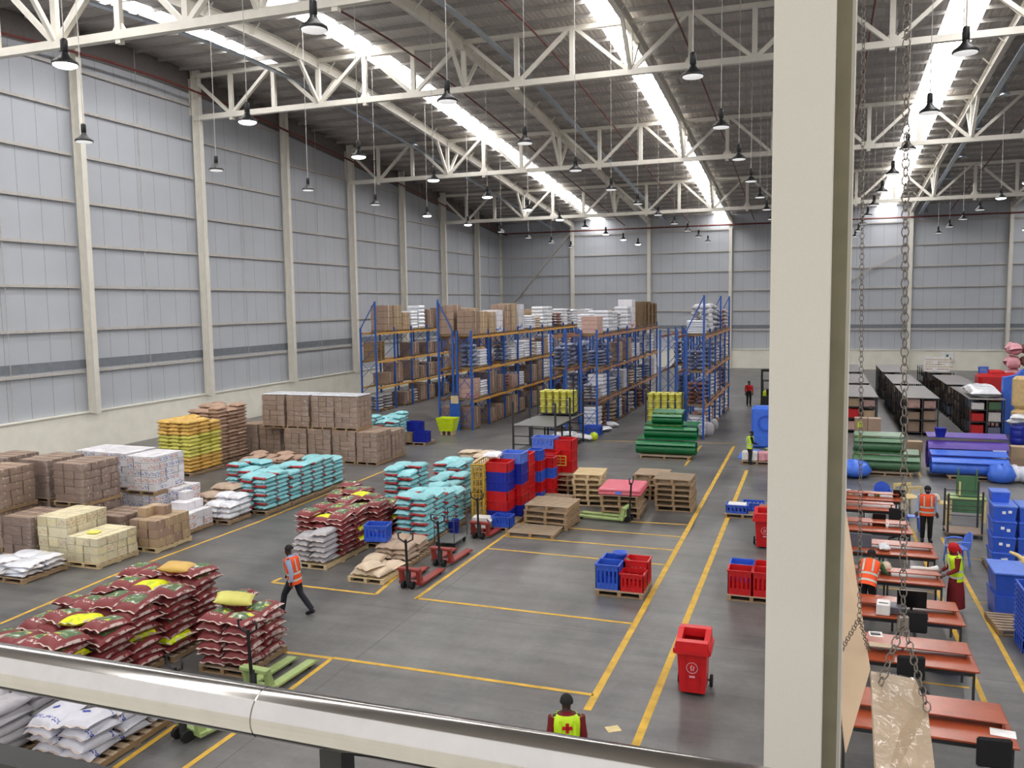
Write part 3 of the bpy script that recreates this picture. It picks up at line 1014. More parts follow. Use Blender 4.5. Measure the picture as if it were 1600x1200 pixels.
for k, (xx, yy) in enumerate([(-22.2, 29.9), (-21.0, 30.1)]):
    pallet(xx, yy, 0, 'pallet under the %s low stack of brown sacks' % NTH[k], 1.1, 1.4)
    sacks('sack_brown', 'brown_sack', 'sack', 'brown sack', '%s low stack behind turquoise bags' % NTH[k], xx - .55, yy - .72, .14, [[5, 6], [6, 5]], group='brown sacks behind the turquoise bags', jit=1.6, tilt=1)

# double-stacked wrapped loads nearer the wall
def double(x, y, sx, sy, mat, what, low=1.15, hi=1.2, n=(3, 4, 5), lowmat=None, film=True):
    pallet(x, y, 0, 'pallet on the floor under ' + what, sx, sy)
    load(x, y, .14, sx - .04, sy - .04, low - .14, n[0], n[1], n[2] - 1, 'lower load of ' + what, lowmat or mat, film)
    pallet(x, y, low, 'pallet between the two loads of ' + what, sx + .04, sy + .02)
    load(x, y, low + .14, sx - .04, sy - .04, hi, *n, 'upper load of ' + what, mat, film)


double(-21.75, 20.5, 1.25, 1.5, 'card_dark', 'double-stacked brown cartons behind cream loads')
double(-23.4, 20.7, 1.25, 1.5, 'card_dark', 'double-stacked brown cartons further toward the wall')
double(-23.55, 18.9 + .1, 1.2, 1.3, 'card', 'double-stacked brown cartons at the picture edge', 1.18, 1.15, (3, 3, 5))
double(-25.2, 20.6, 1.2, 1.4, 'card_dark', 'double-stacked brown cartons against the wall')
double(-20.95, 22.6, 1.2, 1.45, 'card_white', 'double-stacked white cartons at the aisle end', 1.1, 1.15, (4, 5, 5), film=False)
double(-22.35, 22.9, 1.2, 1.45, 'card_white', 'double-stacked white cartons in the middle', 1.1, 1.15, (4, 5, 5), film=False)
double(-23.8, 23.2, 1.2, 1.45, 'card_white', 'double-stacked white cartons toward the wall', 1.1, 1.1, (4, 5, 5), film=False)
pallet(-20.3, 20.4, 0, 'pallet under the low brown load beside loose cartons', 1.1, 1.3)
load(-20.3, 20.4, .14, 1.1, 1.3, .82, 3, 4, 4, 'low dull brown load beside the loose brown cartons', 'card_dark')

# tall yellow and brown bag stacks by the wall
yl, orr = sack_set('sack_yellow', 'yellow_bag', .74, .6, .2), sack_set('sack_orange', 'yellow_bag', .74, .6, .2)
pallet(-26.1, 30.35, 0, 'pallet under the tall yellow bag stack', 1.8, 2.2)
sacks('sack_orange', 'yellow_bag', 'bag', 'yellow bag', 'tall stack by the wall', -27.0, 29.3, .14, [[14, 14, 14], [14, 14, 14], [14, 13, 13]], .74, .6, .2, group='yellow bags in the tall stack', sets=[orr, orr, orr, orr, yl, yl, yl, yl, yl, yl, orr, orr, orr, orr, orr, orr])
pallet(-26.75, 33.0, 0, 'pallet under the tall brown bag stack', 1.8, 2.2)
sacks('sack_brown', 'brown_bag', 'bag', 'brown bag', 'tall stack by the wall', -27.6, 31.95, .14, [[14, 14, 15], [15, 15, 14], [15, 14, 15]], .74, .6, .21, group='brown bags in the tall stack')

# middle block of film-wrapped brown loads
for k, x in enumerate([-26.25, -24.95, -23.0, -21.7, -20.4, -19.2]):
    wd = ['wall-side end', 'second from the wall', 'third from the wall', 'fourth from the wall', 'fifth from the wall', 'aisle end'][k]
    yy = 34.45 if k > 1 else 35.2
    pallet(x, yy, 0, 'pallet under the lower wrapped brown load, ' + wd, 1.24 if k < 5 else 1.1, 1.4)
    load(x, yy, .14, 1.22 if k < 5 else 1.08, 1.36, 1.4 if k < 4 else 1.36, 3, 4, 6, 'lower film-wrapped brown carton load in the big block, ' + wd, 'card', True)
for k, x in enumerate([-24.3, -22.95, -21.6, -20.35]):
    wd = ['wall-side end', 'second from the wall', 'third from the wall', 'aisle end'][k]
    pallet(x, 34.65, 1.5, 'pallet under the upper wrapped brown load, ' + wd, 1.24, 1.4)
    load(x, 34.65, 1.64, 1.22, 1.36, 1.42, 3, 4, 6, 'upper film-wrapped brown carton load in the big block, ' + wd, 'card', True)
    MB().cbox(-.6, -.62, 0, .6, .62, .05, .02).build('film_sheet', 'film_white', None, (x, 34.65, 3.085), label='white film sheet over the upper brown load, ' + wd, cat='sheet', group='film sheets over brown loads')
for k, (x, yy) in enumerate([(-19.3, 36.0), (-20.6, 36.2)]):
    pallet(x, yy, 0, 'pallet under the wrapped brown load in the second rank, ' + NTH[k] + ' from the aisle', 1.2, 1.35)
    load(x, yy, .14, 1.2, 1.3, 1.2, 3, 4, 5, 'film-wrapped brown load in the second rank, ' + NTH[k] + ' from the aisle', 'card', True)
for k, (x, yy) in enumerate([(-20.6, 38.9), (-22.0, 38.9), (-21.3, 40.6)]):
    pallet(x, yy, 0, 'pallet under turquoise bags behind the brown block, ' + NTH[k], 1.1, 1.5)
    sacks('sack_turq', 'turquoise_bag', 'bag', 'turquoise bag', '%s stack behind brown block' % NTH[k], x - .55, yy - .75, .14, [[8, 8], [8, 9]], group='turquoise bags behind the brown block', tilt=.7)

# ---------------- centre group
cp = F(540, 911)
pallet(-10.98, 19.65, 0, 'pale pallet under the few beige sacks', 1.05, 1.25, mat='wood_pale')
sacks('sack_cream', 'beige_sack', 'sack', 'beige sack', 'low pallet by red jack', -11.48, 19.05, .14, [[1, 1], [2, 1]], .66, .52, .17, group='beige sacks on the low pallet', jit=2)
place('beige_sack', sack_set('sack_cream', 'beige_sack', .66, .52, .17)[1], None, (-11.0, 19.35, .3), 1.2, label='beige sack lying across the low pallet by the red jack', cat='sack', group='beige sacks on the low pallet')
pallet(-11.0, 21.3, 0, 'pallet under the beige sacks with blue crate', 1.1, 1.4)
sacks('sack_tan', 'beige_sack', 'sack', 'beige sack', 'stack beneath blue crate', -11.55, 20.62, .14, [[3, 3], [3, 3]], .7, .54, .17, group='beige sacks under the blue crate', jit=1.5)
# red bags with grey-white ones in front
grey = sack_set('sack_grey', 'grey_bag', .78, .53, .18)
rk = dict(group='burgundy bags in the centre stacks', jit=1.5, tilt=1.0, L=.78, W=.53, T=.185)
for k, (xx, yy, hh) in enumerate([(-14.05, 20.45, [[8, 7, 8], [8, 8, 8]]), (-13.75, 22.0, [[8, 7, 8], [8, 8, 7]]), (-14.9, 23.4, [[7, 8], [8, 7]])]):
    pallet(xx + (.78 if len(hh[0]) == 3 else .5), yy + .75, 0, 'pallet under the %s centre stack of burgundy bags' % NTH[k], .52 * len(hh[0]), 1.5, mat='wood_pale' if not k else 'wood')
    sacks('sack_red', 'burgundy_bag', 'bag', 'burgundy bag', '%s centre stack' % NTH[k], xx, yy, .14, hh, gapx=.02, **rk)
sacks('sack_grey', 'grey_bag', 'bag', 'grey-white bag', 'in front of burgundy stack', -13.62, 19.72, .14, [[5, 6]], .78, .53, .18, group='grey-white bags', jit=1.5, tilt=.6)
pallet(-13.1, 20.08, 0, 'pale pallet under the grey-white bags', 1.1, .8, mat='wood_pale')
# turquoise stacks in the centre
tk = dict(group='turquoise bags in the centre stacks', tilt=.8)
for k, (xx, yy, hh, wd) in enumerate([(-11.88, 22.45, [[9, 9], [9, 9]], 'stack beside the red bags'), (-11.9, 24.05, [[8, 8], [8, 7]], 'stack by the yellow mesh'), (-13.95, 25.6, [[10, 9], [10, 10]], 'stack on the wall side'),
                                      (-13.0, 27.6, [[9, 9], [9, 9]], 'stack by the cream sacks'), (-12.35, 25.75, [[8, 7], [8, 8]], 'stack behind the mesh panel')]):
    pallet(xx + .53, yy + .75, 0, 'pallet under the turquoise ' + wd, 1.1, 1.5)
    sacks('sack_turq', 'turquoise_bag', 'bag', 'turquoise bag', 'centre ' + wd, xx, yy, .14, hh, **tk)
for k, (xx, yy, hh) in enumerate([(-12.4, 29.6, [[8, 7], [8, 8]]), (-13.4, 30.9, [[9, 8], [8, 8]])]):
    pallet(xx + .55, yy + .8, 0, 'pallet under the %s stack of cream sacks' % NTH[k], 1.15, 1.6)
    sacks('sack_cream', 'cream_sack', 'sack', 'cream sack', '%s stack behind turquoise bags' % NTH[k], xx, yy, .14, hh, .8, .56, .17, group='cream sacks', jit=1.8, tilt=1)

# ---------------- front heap of burgundy bags
fk = dict(group='burgundy bags in the front heap', jit=2.2, tilt=1.7, L=.8, W=.56, T=.205)
for k, (xx, yy, hh, wd) in enumerate([(-13.36, 13.4, [[8, 8], [9, 9]], 'front heap, tall stack'), (-14.5, 13.5, [[7, 8], [8, 8]], 'front heap, tall wall-side stack'), (-13.5, 11.8, [[7, 7], [8, 8]], 'front heap, middle stack'),
                                      (-14.65, 11.85, [[6, 7], [7, 7]], 'front heap, middle wall-side stack'), (-13.7, 10.2, [[5, 6], [6, 7]], 'front heap, rail-side stack'), (-14.85, 10.25, [[5, 5], [6, 6]], 'front heap, outer stack')]):
    pallet(xx + .56, yy + .77, 0, 'pallet under the burgundy bags, ' + wd, 1.12, 1.5)
    sacks('sack_red', 'burgundy_bag', 'bag', 'burgundy bag', wd, xx, yy, .14, hh, gapx=.02, **fk)
pallet(-10.92, 13.95, 0, 'pallet under the small burgundy stack by the jack', 1.12, 1.4)
sacks('sack_red', 'burgundy_bag', 'bag', 'burgundy bag', 'small stack by green jack', -11.5, 13.27, .14, [[6, 6], [7, 6]], gapx=.03, L=.70, W=.58, T=.20, group='burgundy bags by the green jack', jit=1.8, tilt=1.4)
ylw = sack_set('sack_yellow', 'lime_yellow_bag', .76, .52, .17)
place('lime_yellow_bag', ylw[0], None, (-11.15, 14.0, 1.2), rot=(.1, .15, .5), label='bright yellow bag on top of the small burgundy stack', cat='bag')
place('orange_yellow_bag', sack_set('sack_orange', 'orange_yellow_bag', .7, .5, .17)[0], None, (-12.9, 14.4, 1.58), rot=(0, .05, .2), label='orange-yellow bag topping the tallest burgundy stack', cat='bag')

# white printed bags below the handrail
pallet(-11.1, 10.55, 0, 'pallet under the white blue-printed bags', 1.3, 1.6)
sacks('sack_white', 'white_rice_bag', 'bag', 'white blue-printed bag', 'stack below the handrail', -11.75, 9.6, .14, [[4, 4], [4, 4], [3, 3]], .72, .64, .2, group='white blue-printed bags', jit=2, tilt=1.4)
place('burgundy_bag', sack_set('sack_red', 'burgundy_bag', .78, .5, .165)[2], None, (-11.35, 10.55, .84), rot=(0, .08, .3), label='lone burgundy bag lying on the white blue-printed bags', cat='bag')
pallet(-12.5, 10.0, 0, 'pallet under the grey-white bags at the picture edge', 1.1, 1.6)
sacks('sack_grey', 'grey_bag', 'bag', 'grey-white bag', 'stack at lower picture edge', -13.05, 9.2, .14, [[5, 5], [6, 6]], .78, .56, .2, group='grey-white bags at the edge', jit=1.5, tilt=1)


# ---------------- crates
def crate_mesh(name, mat, x, y, z, wall=.018, slots=True, ribs=5):
    """open box with floor, four slotted walls, a rolled rim and ribs"""
    b = MB()
    hx, hy = x / 2, y / 2
    b.box(-hx * .95, -hy * .95, 0, hx * .95, hy * .95, .02)
    for ax, h, o in ((0, hx, hy), (1, hy, hx)):
        for s_ in (-1, 1):
            def bx(u0, u1, z0, z1, dep=wall):
                t0, t1 = s_ * o, s_ * (o - dep)
                if ax == 0:
                    b.box(u0, min(t0, t1), z0, u1, max(t0, t1), z1)
                else:
                    b.box(min(t0, t1), u0, z0, max(t0, t1), u1, z1)
            if slots:
                bx(-h, h, 0, z * .25)
                bx(-h, h, z * .75, z)
                n = ribs * 2 + 1
                for i in range(n):
                    u = -h + 2 * h * i / n
                    if i % 2 == 0:
                        bx(u, u + 2 * h / n, z * .25, z * .75)
            else:
                bx(-h, h, 0, z)
            bx(-h - .02, h + .02, z - .035, z, -.022)
            for i in range(1, ribs):
                u = -h + 2 * h * i / ribs
                bx(u - .008, u + .008, .02, z - .03, -.012)
    return b.mesh(name, mat)


CR = {}


def crate(x, y, z, label, mat='crate_blue', sx=.6, sy=.45, sz=.35, rz=0, slots=True, group=None, name='plastic_crate'):
    k = (mat, sx, sy, sz, slots)
    if k not in CR:
        CR[k] = crate_mesh(name, mat, sx, sy, sz, slots=slots)
    return place(name, CR[k], None, (x, y, z), rz, label=label, cat='crate', group=group)


crate(-12.15 + .55, 20.9, .62, 'blue slotted crate standing on the beige sacks', 'crate_blue', .66, .5, .46, .2)
# pallet with blue and red crates in the middle of the floor
pallet(-4.45, 20.55, 0, 'pallet under the blue and red crates on open floor', 1.2, 1.2)
for i, (dx, dy, mt, wd, hh) in enumerate([(-.32, -.25, 'crate_blue', 'blue crate with torn label, front of the open-floor pallet', .62), (.3, -.27, 'crate_red', 'low red crate of oddments, front of the open-floor pallet', .45), (-.3, .32, 'crate_blue', 'blue crate behind another on the open-floor pallet', .6), (.3, .3, 'crate_red', 'tall red crate behind the low one on open-floor pallet', .62)]):
    crate(-4.45 + dx, 20.55 + dy, .14, wd, mt, .58, .5, hh)
MB().lathe([(.1, 0), (.19, .1), (.2, .1), (.11, -.005)], 16).build('bowl', 'crate_blue', None, (-4.62, 20.9, .76), label='blue bowl lying on the blue crates', cat='bowl')
MB().cbox(-.2, -.16, 0, .2, .16, .07, .01).build('folded_cloth', 'white_plastic', None, (-4.1, 20.85, .52), label='white folded packet inside the red crate', cat='packet')
MB().lathe([(.07, 0), (.08, .12), (.05, .2), (.0, .21)], 12).build('green_jar', 'green_dull', None, (-4.4, 20.75, .55), label='green jar poking out of the red crate', cat='jar')
# pallet of red crates beside the pillar
pallet(-1.35, 21.1, 0, 'pallet under the red crates beside the pillar', 1.15, 1.1)
for dx, dy, mt, wd in [(-.28, -.25, 'crate_red', 'red crate with torn paper beside the pillar'), (.3, -.25, 'crate_red', 'red crate half behind the pillar'), (-.28, .28, 'crate_blue', 'blue crate behind the red one by the pillar'), (.3, .28, 'crate_red', 'red crate at the back behind the pillar')]:
    crate(-1.35 + dx, 21.1 + dy, .14, wd, mt, .56, .5, .6)
pallet(-2.2, 29.2, 0, 'pallet under the low blue crates by the aisle', 1.2, 1.1)
for dx, dy, wd in [(-.2, -.2, 'low blue crate of white packs by the aisle'), (.3, .25, 'low blue crate behind another by the aisle')]:
    crate(-2.2 + dx, 29.2 + dy, .14, wd, 'crate_blue', .7, .5, .28)
MB().cbox(-.3, -.2, 0, .3, .2, .12, .02).build('white_pack', 'white_plastic', None, (-2.4, 29.0, .32), label='white pack lying in the low blue crate', cat='pack')

# stacked crates in the centre: blue and red nested boxes, mesh cage
def crate_stack(x, y, z, cols, where, sx=.62, sy=.55, sz=.36):
    for k, mt in enumerate(cols):
        crate(x, y, z + k * (sz - .02), '%s box, %s, %s' % ({'crate_red': 'red', 'crate_royal': 'royal blue', 'crate_blue': 'blue', 'crate_sky': 'pale blue'}[mt], where, course(len(cols) - 1 - k)), mt, sx, sy, sz, random.uniform(-.03, .03), False, 'boxes ' + where, 'plastic_box')


for k, yy in enumerate((24.9, 26.6, 28.2)):
    pallet(-9.75, yy + .65, 0, 'pallet under the box stacks, %s in line' % NTH[k], 1.3, 1.5)
crate_stack(-9.75, 25.9, .14, ['crate_royal', 'crate_red', 'crate_red', 'crate_royal', 'crate_royal', 'crate_red'], 'in the tall stack beside yellow mesh', .75, .7, .34)
crate_stack(-9.55, 26.7, .14, ['crate_royal', 'crate_red', 'crate_red', 'crate_royal', 'crate_royal', 'crate_sky'], 'in the tall stack behind', .75, .7, .37)
crate_stack(-9.6, 27.7, .14, ['crate_red'] * 5, 'in the all-red stack', .7, .7, .4)
crate_stack(-9.35, 28.5, .14, ['crate_blue', 'crate_red', 'crate_blue', 'crate_red', 'crate_blue'], 'in the mixed stack', .5, .5, .4)
crate_stack(-9.1, 29.2, .14, ['crate_red', 'crate_red', 'crate_blue', 'crate_red'], 'in the lower mixed stack', .5, .5, .4)
crate_stack(-9.7, 30.6, .0, ['crate_red', 'crate_red', 'crate_red', 'crate_red'], 'in the wide red stack by the steel platform', 1.1, .9, .42)
crate_stack(-9.1, 31.3, .0, ['crate_red', 'crate_red', 'crate_red', 'crate_red', 'crate_red'], 'in the tall red stack at the far end', .8, .8, .42)
crate(-9.85, 31.2, 1.66, 'pale blue slotted crate on top of the wide red stack', 'crate_sky', .9, .7, .42)
crate(-9.35, 25.05, .14, 'blue crate on the pallet front below the tall box stack', 'crate_blue', .6, .5, .35)
cb = MB().cbox(-.25, -.2, 0, .25, .2, .34, .008).mesh('box', 'white_plastic')
t = thing('white_carton', 'opened white carton on the pallet beside the yellow mesh', 'carton', (-9.98, 24.72, .14), .1)
place('box', cb, t)
MB().add([(.25, -.2, .34), (.25, .2, .34), (.36, .2, .22), (.36, -.2, .22), (.252, -.2, .33), (.252, .2, .33), (.355, .2, .21), (.355, -.2, .21)], [(0, 1, 2, 3), (7, 6, 5, 4), (0, 4, 5, 1), (1, 5, 6, 2), (2, 6, 7, 3), (3, 7, 4, 0)]).build('flap', 'paper', t)
sacks('film_white', 'white_plastic_bag', 'bag', 'white plastic bag', 'lying atop the tall box stack', -10.4, 25.9, 2.1, [[1]], .7, .6, .2)

# mustard mesh cage: two upright wire panels
t = thing('mesh_cage', 'mustard yellow mesh cage standing beside the turquoise bags', 'cage', (0, 0, 0))


def mesh_panel(a, c, h, name, mat, nu, nv, z0=.1, r=.012):
    a, c = Vector(a), Vector(c)
    b = MB()
    for i in range(nu + 1):
        p = a.lerp(c, i / nu)
        rr = r * (2.4 if i in (0, nu) else 1)
        b.tube([p + Vector((0, 0, z0)), p + Vector((0, 0, h))], rr, 5)
    for j in range(nv + 1):
        z = Vector((0, 0, z0 + (h - z0) * j / nv))
        b.tube([a + z, c + z], r * (2 if j in (0, nv) else 1), 5)
    return b.build(name, mat, t)


mesh_panel((-10.43, 25.1, 0), (-10.6, 27.1, 0), 2.05, 'mesh_panel', 'yellow_mesh', 9, 8, .14, .015)
mesh_panel((-10.43, 25.1, 0), (-10.08, 25.22, 0), 2.05, 'mesh_panel', 'yellow_mesh', 3, 8, .14, .017)
mesh_panel((-10.08, 25.22, 0), (-10.2, 26.6, 0), 2.05, 'mesh_panel', 'yellow_mesh', 6, 8, .14, .015)
t = thing('mesh_cage', 'mustard wire cage holding the red boxes at the far end', 'cage', (0, 0, 0))
mesh_panel((-10.7, 29.95, 0), (-10.5, 31.9, 0), 1.5, 'mesh_panel', 'yellow_mesh', 14, 7, .1)
mesh_panel((-10.7, 29.95, 0), (-8.7, 30.05, 0), 1.55, 'mesh_panel', 'yellow_mesh', 10, 3, 1.2)

# ---------------- stacks of empty pallets
def pstack(x, y, n, where, sx=1.0, sy=1.2, rz=0, mat='wood', lean=.04, h=.19):
    for k in range(n):
        pallet(x + random.uniform(-lean, lean), y + random.uniform(-lean, lean), k * h, 'empty pallet, %s, %s' % (where, course(n - 1 - k)), sx, sy, rz + random.uniform(-.03, .03), mat, 'empty pallets ' + where, h)


pstack(-4.55, 29.55, 6, 'stack next to the aisle line', 1.3, 1.2)
pstack(-6.15, 28.35, 4, 'stack under the pink foam', 1.3, 1.5, .03)
pstack(-7.65, 29.6, 6, 'stack between pink foam and box stacks', 1.05, 1.3, .1, 'wood_pale')
pstack(-8.05, 26.2, 4, 'nearer stack by the floor lines', 1.5, 1.3, -.05)
pstack(-8.75, 28.4, 2, 'lower stack against the boxes', 1.3, 1.2, -.1)
pstack(-8.75, 31.0, 4, 'stack at the back by red boxes', 1.5, 1.2, 0)
pstack(-5.6, 31.0, 5, 'stack behind the pink foam', 1.2, 1.2, 0)
pallet(-8.25, 24.95, 0, 'single flat pallet in front of the pallet stacks', 1.55, 1.1, .02)
t = thing('foam_slab', 'pink foam slab under film on the stacked pallets', 'foam', (-6.15, 28.35, .76), .03)
for k in range(2):
    MB().cbox(-.72, -.8, k * .12, .72, .8, k * .12 + .115, .04).build('foam_layer', 'pink', t)
MB().cbox(-.735, -.815, .0, .735, .815, .245, .045).build('film_cover', 'film', t)
MB().box(-.12, -.83, .05, .08, -.82, .16).build('sticker', 'crate_sky', t)

# ---------------- pallet jacks
def jack(x, y, rz, label, mat='jack_red', L=1.15):
    """forks lie along local +x, handle over the steering wheel at the origin"""
    t = thing('pallet_jack', label, 'pallet jack', (x, y, 0), rz, 'pallet jacks')
    t.scale = (1.15, 1.25, 1.1)
    for s_ in (-1, 1):
        MB().cbox(.18, s_ * .19 - .08, .06, L, s_ * .19 + .08, .12, .012).prism([(L, .06), (L + .1, .06), (L + .1, .075), (L, .12)], s_ * .19 - .075, s_ * .19 + .075).build('fork', mat, t)
        MB().tube([(L - .12, s_ * .19 - .05, .045), (L - .12, s_ * .19 + .05, .045)], .042, 10).build('roller', 'rubber', t)
    MB().cbox(.1, -.27, .06, .24, .27, .14, .012).prism([(.1, .12), (.24, .12), (.12, .46), (.04, .46)], -.24, -.16).prism([(.1, .12), (.24, .12), (.12, .46), (.04, .46)], .16, .24).cbox(.0, -.25, .4, .14, .25, .47, .012).build('body', mat, t)
    MB().tube([(.02, 0, .1), (.02, 0, .46)], .055, 12).build('pump', 'darksteel', t)
    for s_ in (-1, 1):
        MB().tube([(0, s_ * .1 - .03, .09), (0, s_ * .1 + .03, .09)], .09, 14).build('steer_wheel', 'rubber', t)
    MB().tube([(-.02, 0, .4), (-.06, 0, 1.18)], .028, 8).tube([(-.06, 0, 1.1), (-.06, -.16, 1.2), (-.065, -.17, 1.32), (-.065, -.1, 1.34)], .018, 6).tube([(-.06, 0, 1.1), (-.06, .16, 1.2), (-.065, .17, 1.32), (-.065, .1, 1.34)], .018, 6).build('handle', 'black', t)
    return t


D90 = math.pi / 2
jack(-9.72, 19.0, D90 - .02, 'red pallet jack in front of the beige sacks', L=1.25)
jack(-9.72, 20.95, D90 - .04, 'second red pallet jack parked behind another', L=1.2)
jack(-9.72, 23.85, D90 - .06, 'third red pallet jack below the mesh cage', L=1.2)
jack(-5.72, 27.25, math.pi - .1, 'lime grey pallet jack among the empty pallets', 'jack_green', 1.5)
jack(-9.78, 12.7, D90 - .05, 'lime grey pallet jack beside the small burgundy stack', 'jack_green', 1.3)
jack(-9.9, 10.95, D90 - .25, 'lime grey pallet jack half hidden under the handrail', 'jack_green', 1.1)
# platform trolley
t = thing('platform_trolley', 'steel platform trolley with tube rails beside the turquoise bags', 'trolley', (-10.3, 23.05, 0), 0)
MB().cbox(-.33, -.5, .17, .33, .5, .2, .008).build('deck', 'steel_deck', t)
for yy in (-.5, .5):
    MB().tube([(-.32, yy, .2), (-.32, yy, 1.0), (.32, yy, 1.0), (.32, yy, .2)], .014, 8).tube([(-.32, yy, .6), (.32, yy, .6)], .01, 6).build('push_rail', 'darksteel', t)
for sx in (-.26, .26):
    for sy in (-.4, .4):
        MB().tube([(sx - .02, sy, .08), (sx + .02, sy, .08)], .08, 12).bar((sx, sy, .1), (sx, sy, .18), .05).build('caster', 'rubber', t)
MB().lathe([(.16, 0), (.2, .4), (.22, .42), (.19, .4), (.15, .02)], 16).build('blue_bucket', 'crate_royal', None, (-10.75, 24.25, 0), label='royal blue bucket between trolley and turquoise bags', cat='bucket')

# ---------------- wheelie bins
def wheelie(x, y, rz, label):
    t = thing('wheelie_bin', label, 'bin', (x, y, 0), rz, 'red wheelie bins')
    r0 = [Vector((sx * .23, sy * .25, .06)) for sx, sy in ((-1, -1), (1, -1), (1, 1), (-1, 1))]
    r1 = [Vector((sx * .27, sy * .32 - .0, .86)) for sx, sy in ((-1, -1), (1, -1), (1, 1), (-1, 1))]
    r2 = [p + Vector((0, 0, .001)) - Vector((.02 * (1 if p.x > 0 else -1), .02 * (1 if p.y > 0 else -1), 0)) for p in r1]
    r3 = [Vector((p.x * .86, p.y * .86, .12)) for p in r0]
    b = MB().loft([r0, r1], 0, False, False).loft([r2, r3], 0, False, False).add(r0, [(3, 2, 1, 0)]).add(r3, [(0, 1, 2, 3)]).loft([r1, r2], 0, False, False)
    for u in (-.12, .12):
        b.bar((u, -.27, .15), (u, -.315, .8), .02)
    b.build('body', 'crate_red', t)
    rim = MB()
    for a, c in (((-.31, -.36), (.31, -.36)), ((.31, -.36), (.31, .36)), ((.31, .36), (-.31, .36)), ((-.31, .36), (-.31, -.36))):
        rim.bar((*a, .87), (*c, .87), .06, .08)
    rim.build('rim', 'crate_red', t)
    # hood with the big square opening
    lid = MB()
    lid.bar((-.28, -.30, .98), (.28, -.30, .98), .15, .16).bar((-.28, .28, 1.04), (.28, .28, 1.04), .16, .16)
    lid.prism([(-.35, .9), (.35, .9), (.35, 1.1), (.2, 1.12), (-.35, 1.0)], -.30, -.2, 0).prism([(-.35, .9), (.35, .9), (.35, 1.1), (.2, 1.12), (-.35, 1.0)], .2, .30, 0)
    lid.build('hood', 'crate_red', t)
    for s_ in (-1, 1):
        MB().tube([(s_ * .27, .27, .11), (s_ * .32, .27, .11)], .11, 16).build('wheel', 'rubber', t)
    MB().bar((-.27, .27, .11), (.27, .27, .11), .03).build('axle', 'darksteel', t)
    e = MB()
    for k in range(20):
        a, c = 2 * math.pi * k / 20, 2 * math.pi * (k + 1) / 20
        e.bar((.1 * math.cos(a), -.3, .55 + .1 * math.sin(a)), (.1 * math.cos(c), -.3, .55 + .1 * math.sin(c)), .012, .01, (0, 1, 0))
    e.tube([(-.01, -.3, .5), (-.02, -.3, .56), (0, -.3, .6)], .014, 6).bar((.02, -.3, .5), (.035, -.3, .58), .02, .01, (0, 1, 0)).bar((-.05, -.29, .38), (.05, -.29, .38), .035, .01, (0, 1, 0))
    e.build('emblem', 'pink_pale', t)
    return t


wheelie(-2.03, 15.45, .02, 'red wheelie bin alone on open floor past the balcony')
wheelie(-1.32, 25.5, .05, 'red wheelie bin half hidden by the pillar')
b = MB().cbox(-.3, -.3, .72, .3, .3, .76, .008)
t = thing('side_table', 'small reddish wooden table beside the hidden wheelie bin', 'table', (-1.3, 27.4, 0))
b.build('table_top', 'wood_red', t)
for sx in (-.26, .26):
    for sy in (-.26, .26):
        MB().box(sx - .025, sy - .025, 0, sx + .025, sy + .025, .72).build('leg', 'wood_red', t)


# ================================================================ PALLET RACKS
LEV = [1.72, 3.5, 5.42]
BAY = 2.7


def upright_mesh(h0, h1, d, name='upright_frame'):
    """two posts d apart (local x), braced; h0, h1 their heights; a sloping head if they differ"""
    b = MB()
    for x, h in ((0, h0), (d, h1)):
        b.box(x - .05, -.05, 0, x - .035, .05, h).box(x + .035, -.05, 0, x + .05, .05, h).box(x - .035, -.05, 0, x + .035, -.04, h)
        b.box(x - .08, -.07, 0, x + .08, .07, .012)
    z, k, hm = .25, 0, min(h0, h1)
    while z + 1.1 < hm:
        b.bar((0, 0, z), (d, 0, z + 1.05) if k % 2 == 0 else (d, 0, z), .03).bar((d, 0, z), (0, 0, z + 1.05), .025) if k % 2 == 0 else b.bar((0, 0, z), (d, 0, z + 1.05), .03)
        z += 1.05
        k += 1
    b.bar((0, 0, .25), (d, 0, .25), .03)
    if h0 != h1:
        b.bar((0, 0, h0 - .05), (d, 0, h1 - .05), .06)
    return b.mesh(name, 'rack_blue')


beam_m = {k: MB().cbox(-.025, .05, -.13, .025, BAY - .05, 0, .006).box(-.03, .05, -.2, .03, .06, .02).box(-.03, BAY - .06, -.2, .03, BAY - .05, .02).mesh('rack_beam', k) for k in ('rack_orange', 'rack_brown')}


def rack(x0, x1, y0, bays, label, tall=None, beam='rack_orange', y_off=0):
    t = thing('pallet_rack', label, 'rack', (x0, y0, 0), 0, 'blue pallet racks')
    d = x1 - x0
    plain = upright_mesh(5.75, 5.75, d)
    first = upright_mesh(7.55 if tall in ('l', 'lall') else 5.75, 7.55 if tall in ('r', 'rall') else 5.75, d)
    for k in range(bays + 1):
        place('upright_frame', first if k == 0 or (tall in ('rall', 'lall') and k in (3, bays)) else plain, t, (0, k * BAY, 0))
    for k in range(bays):
        for z in LEV:
            for x in (-.06, d + .06):
                place('rack_beam', beam_m[beam], t, (x, k * BAY, z))
    return t


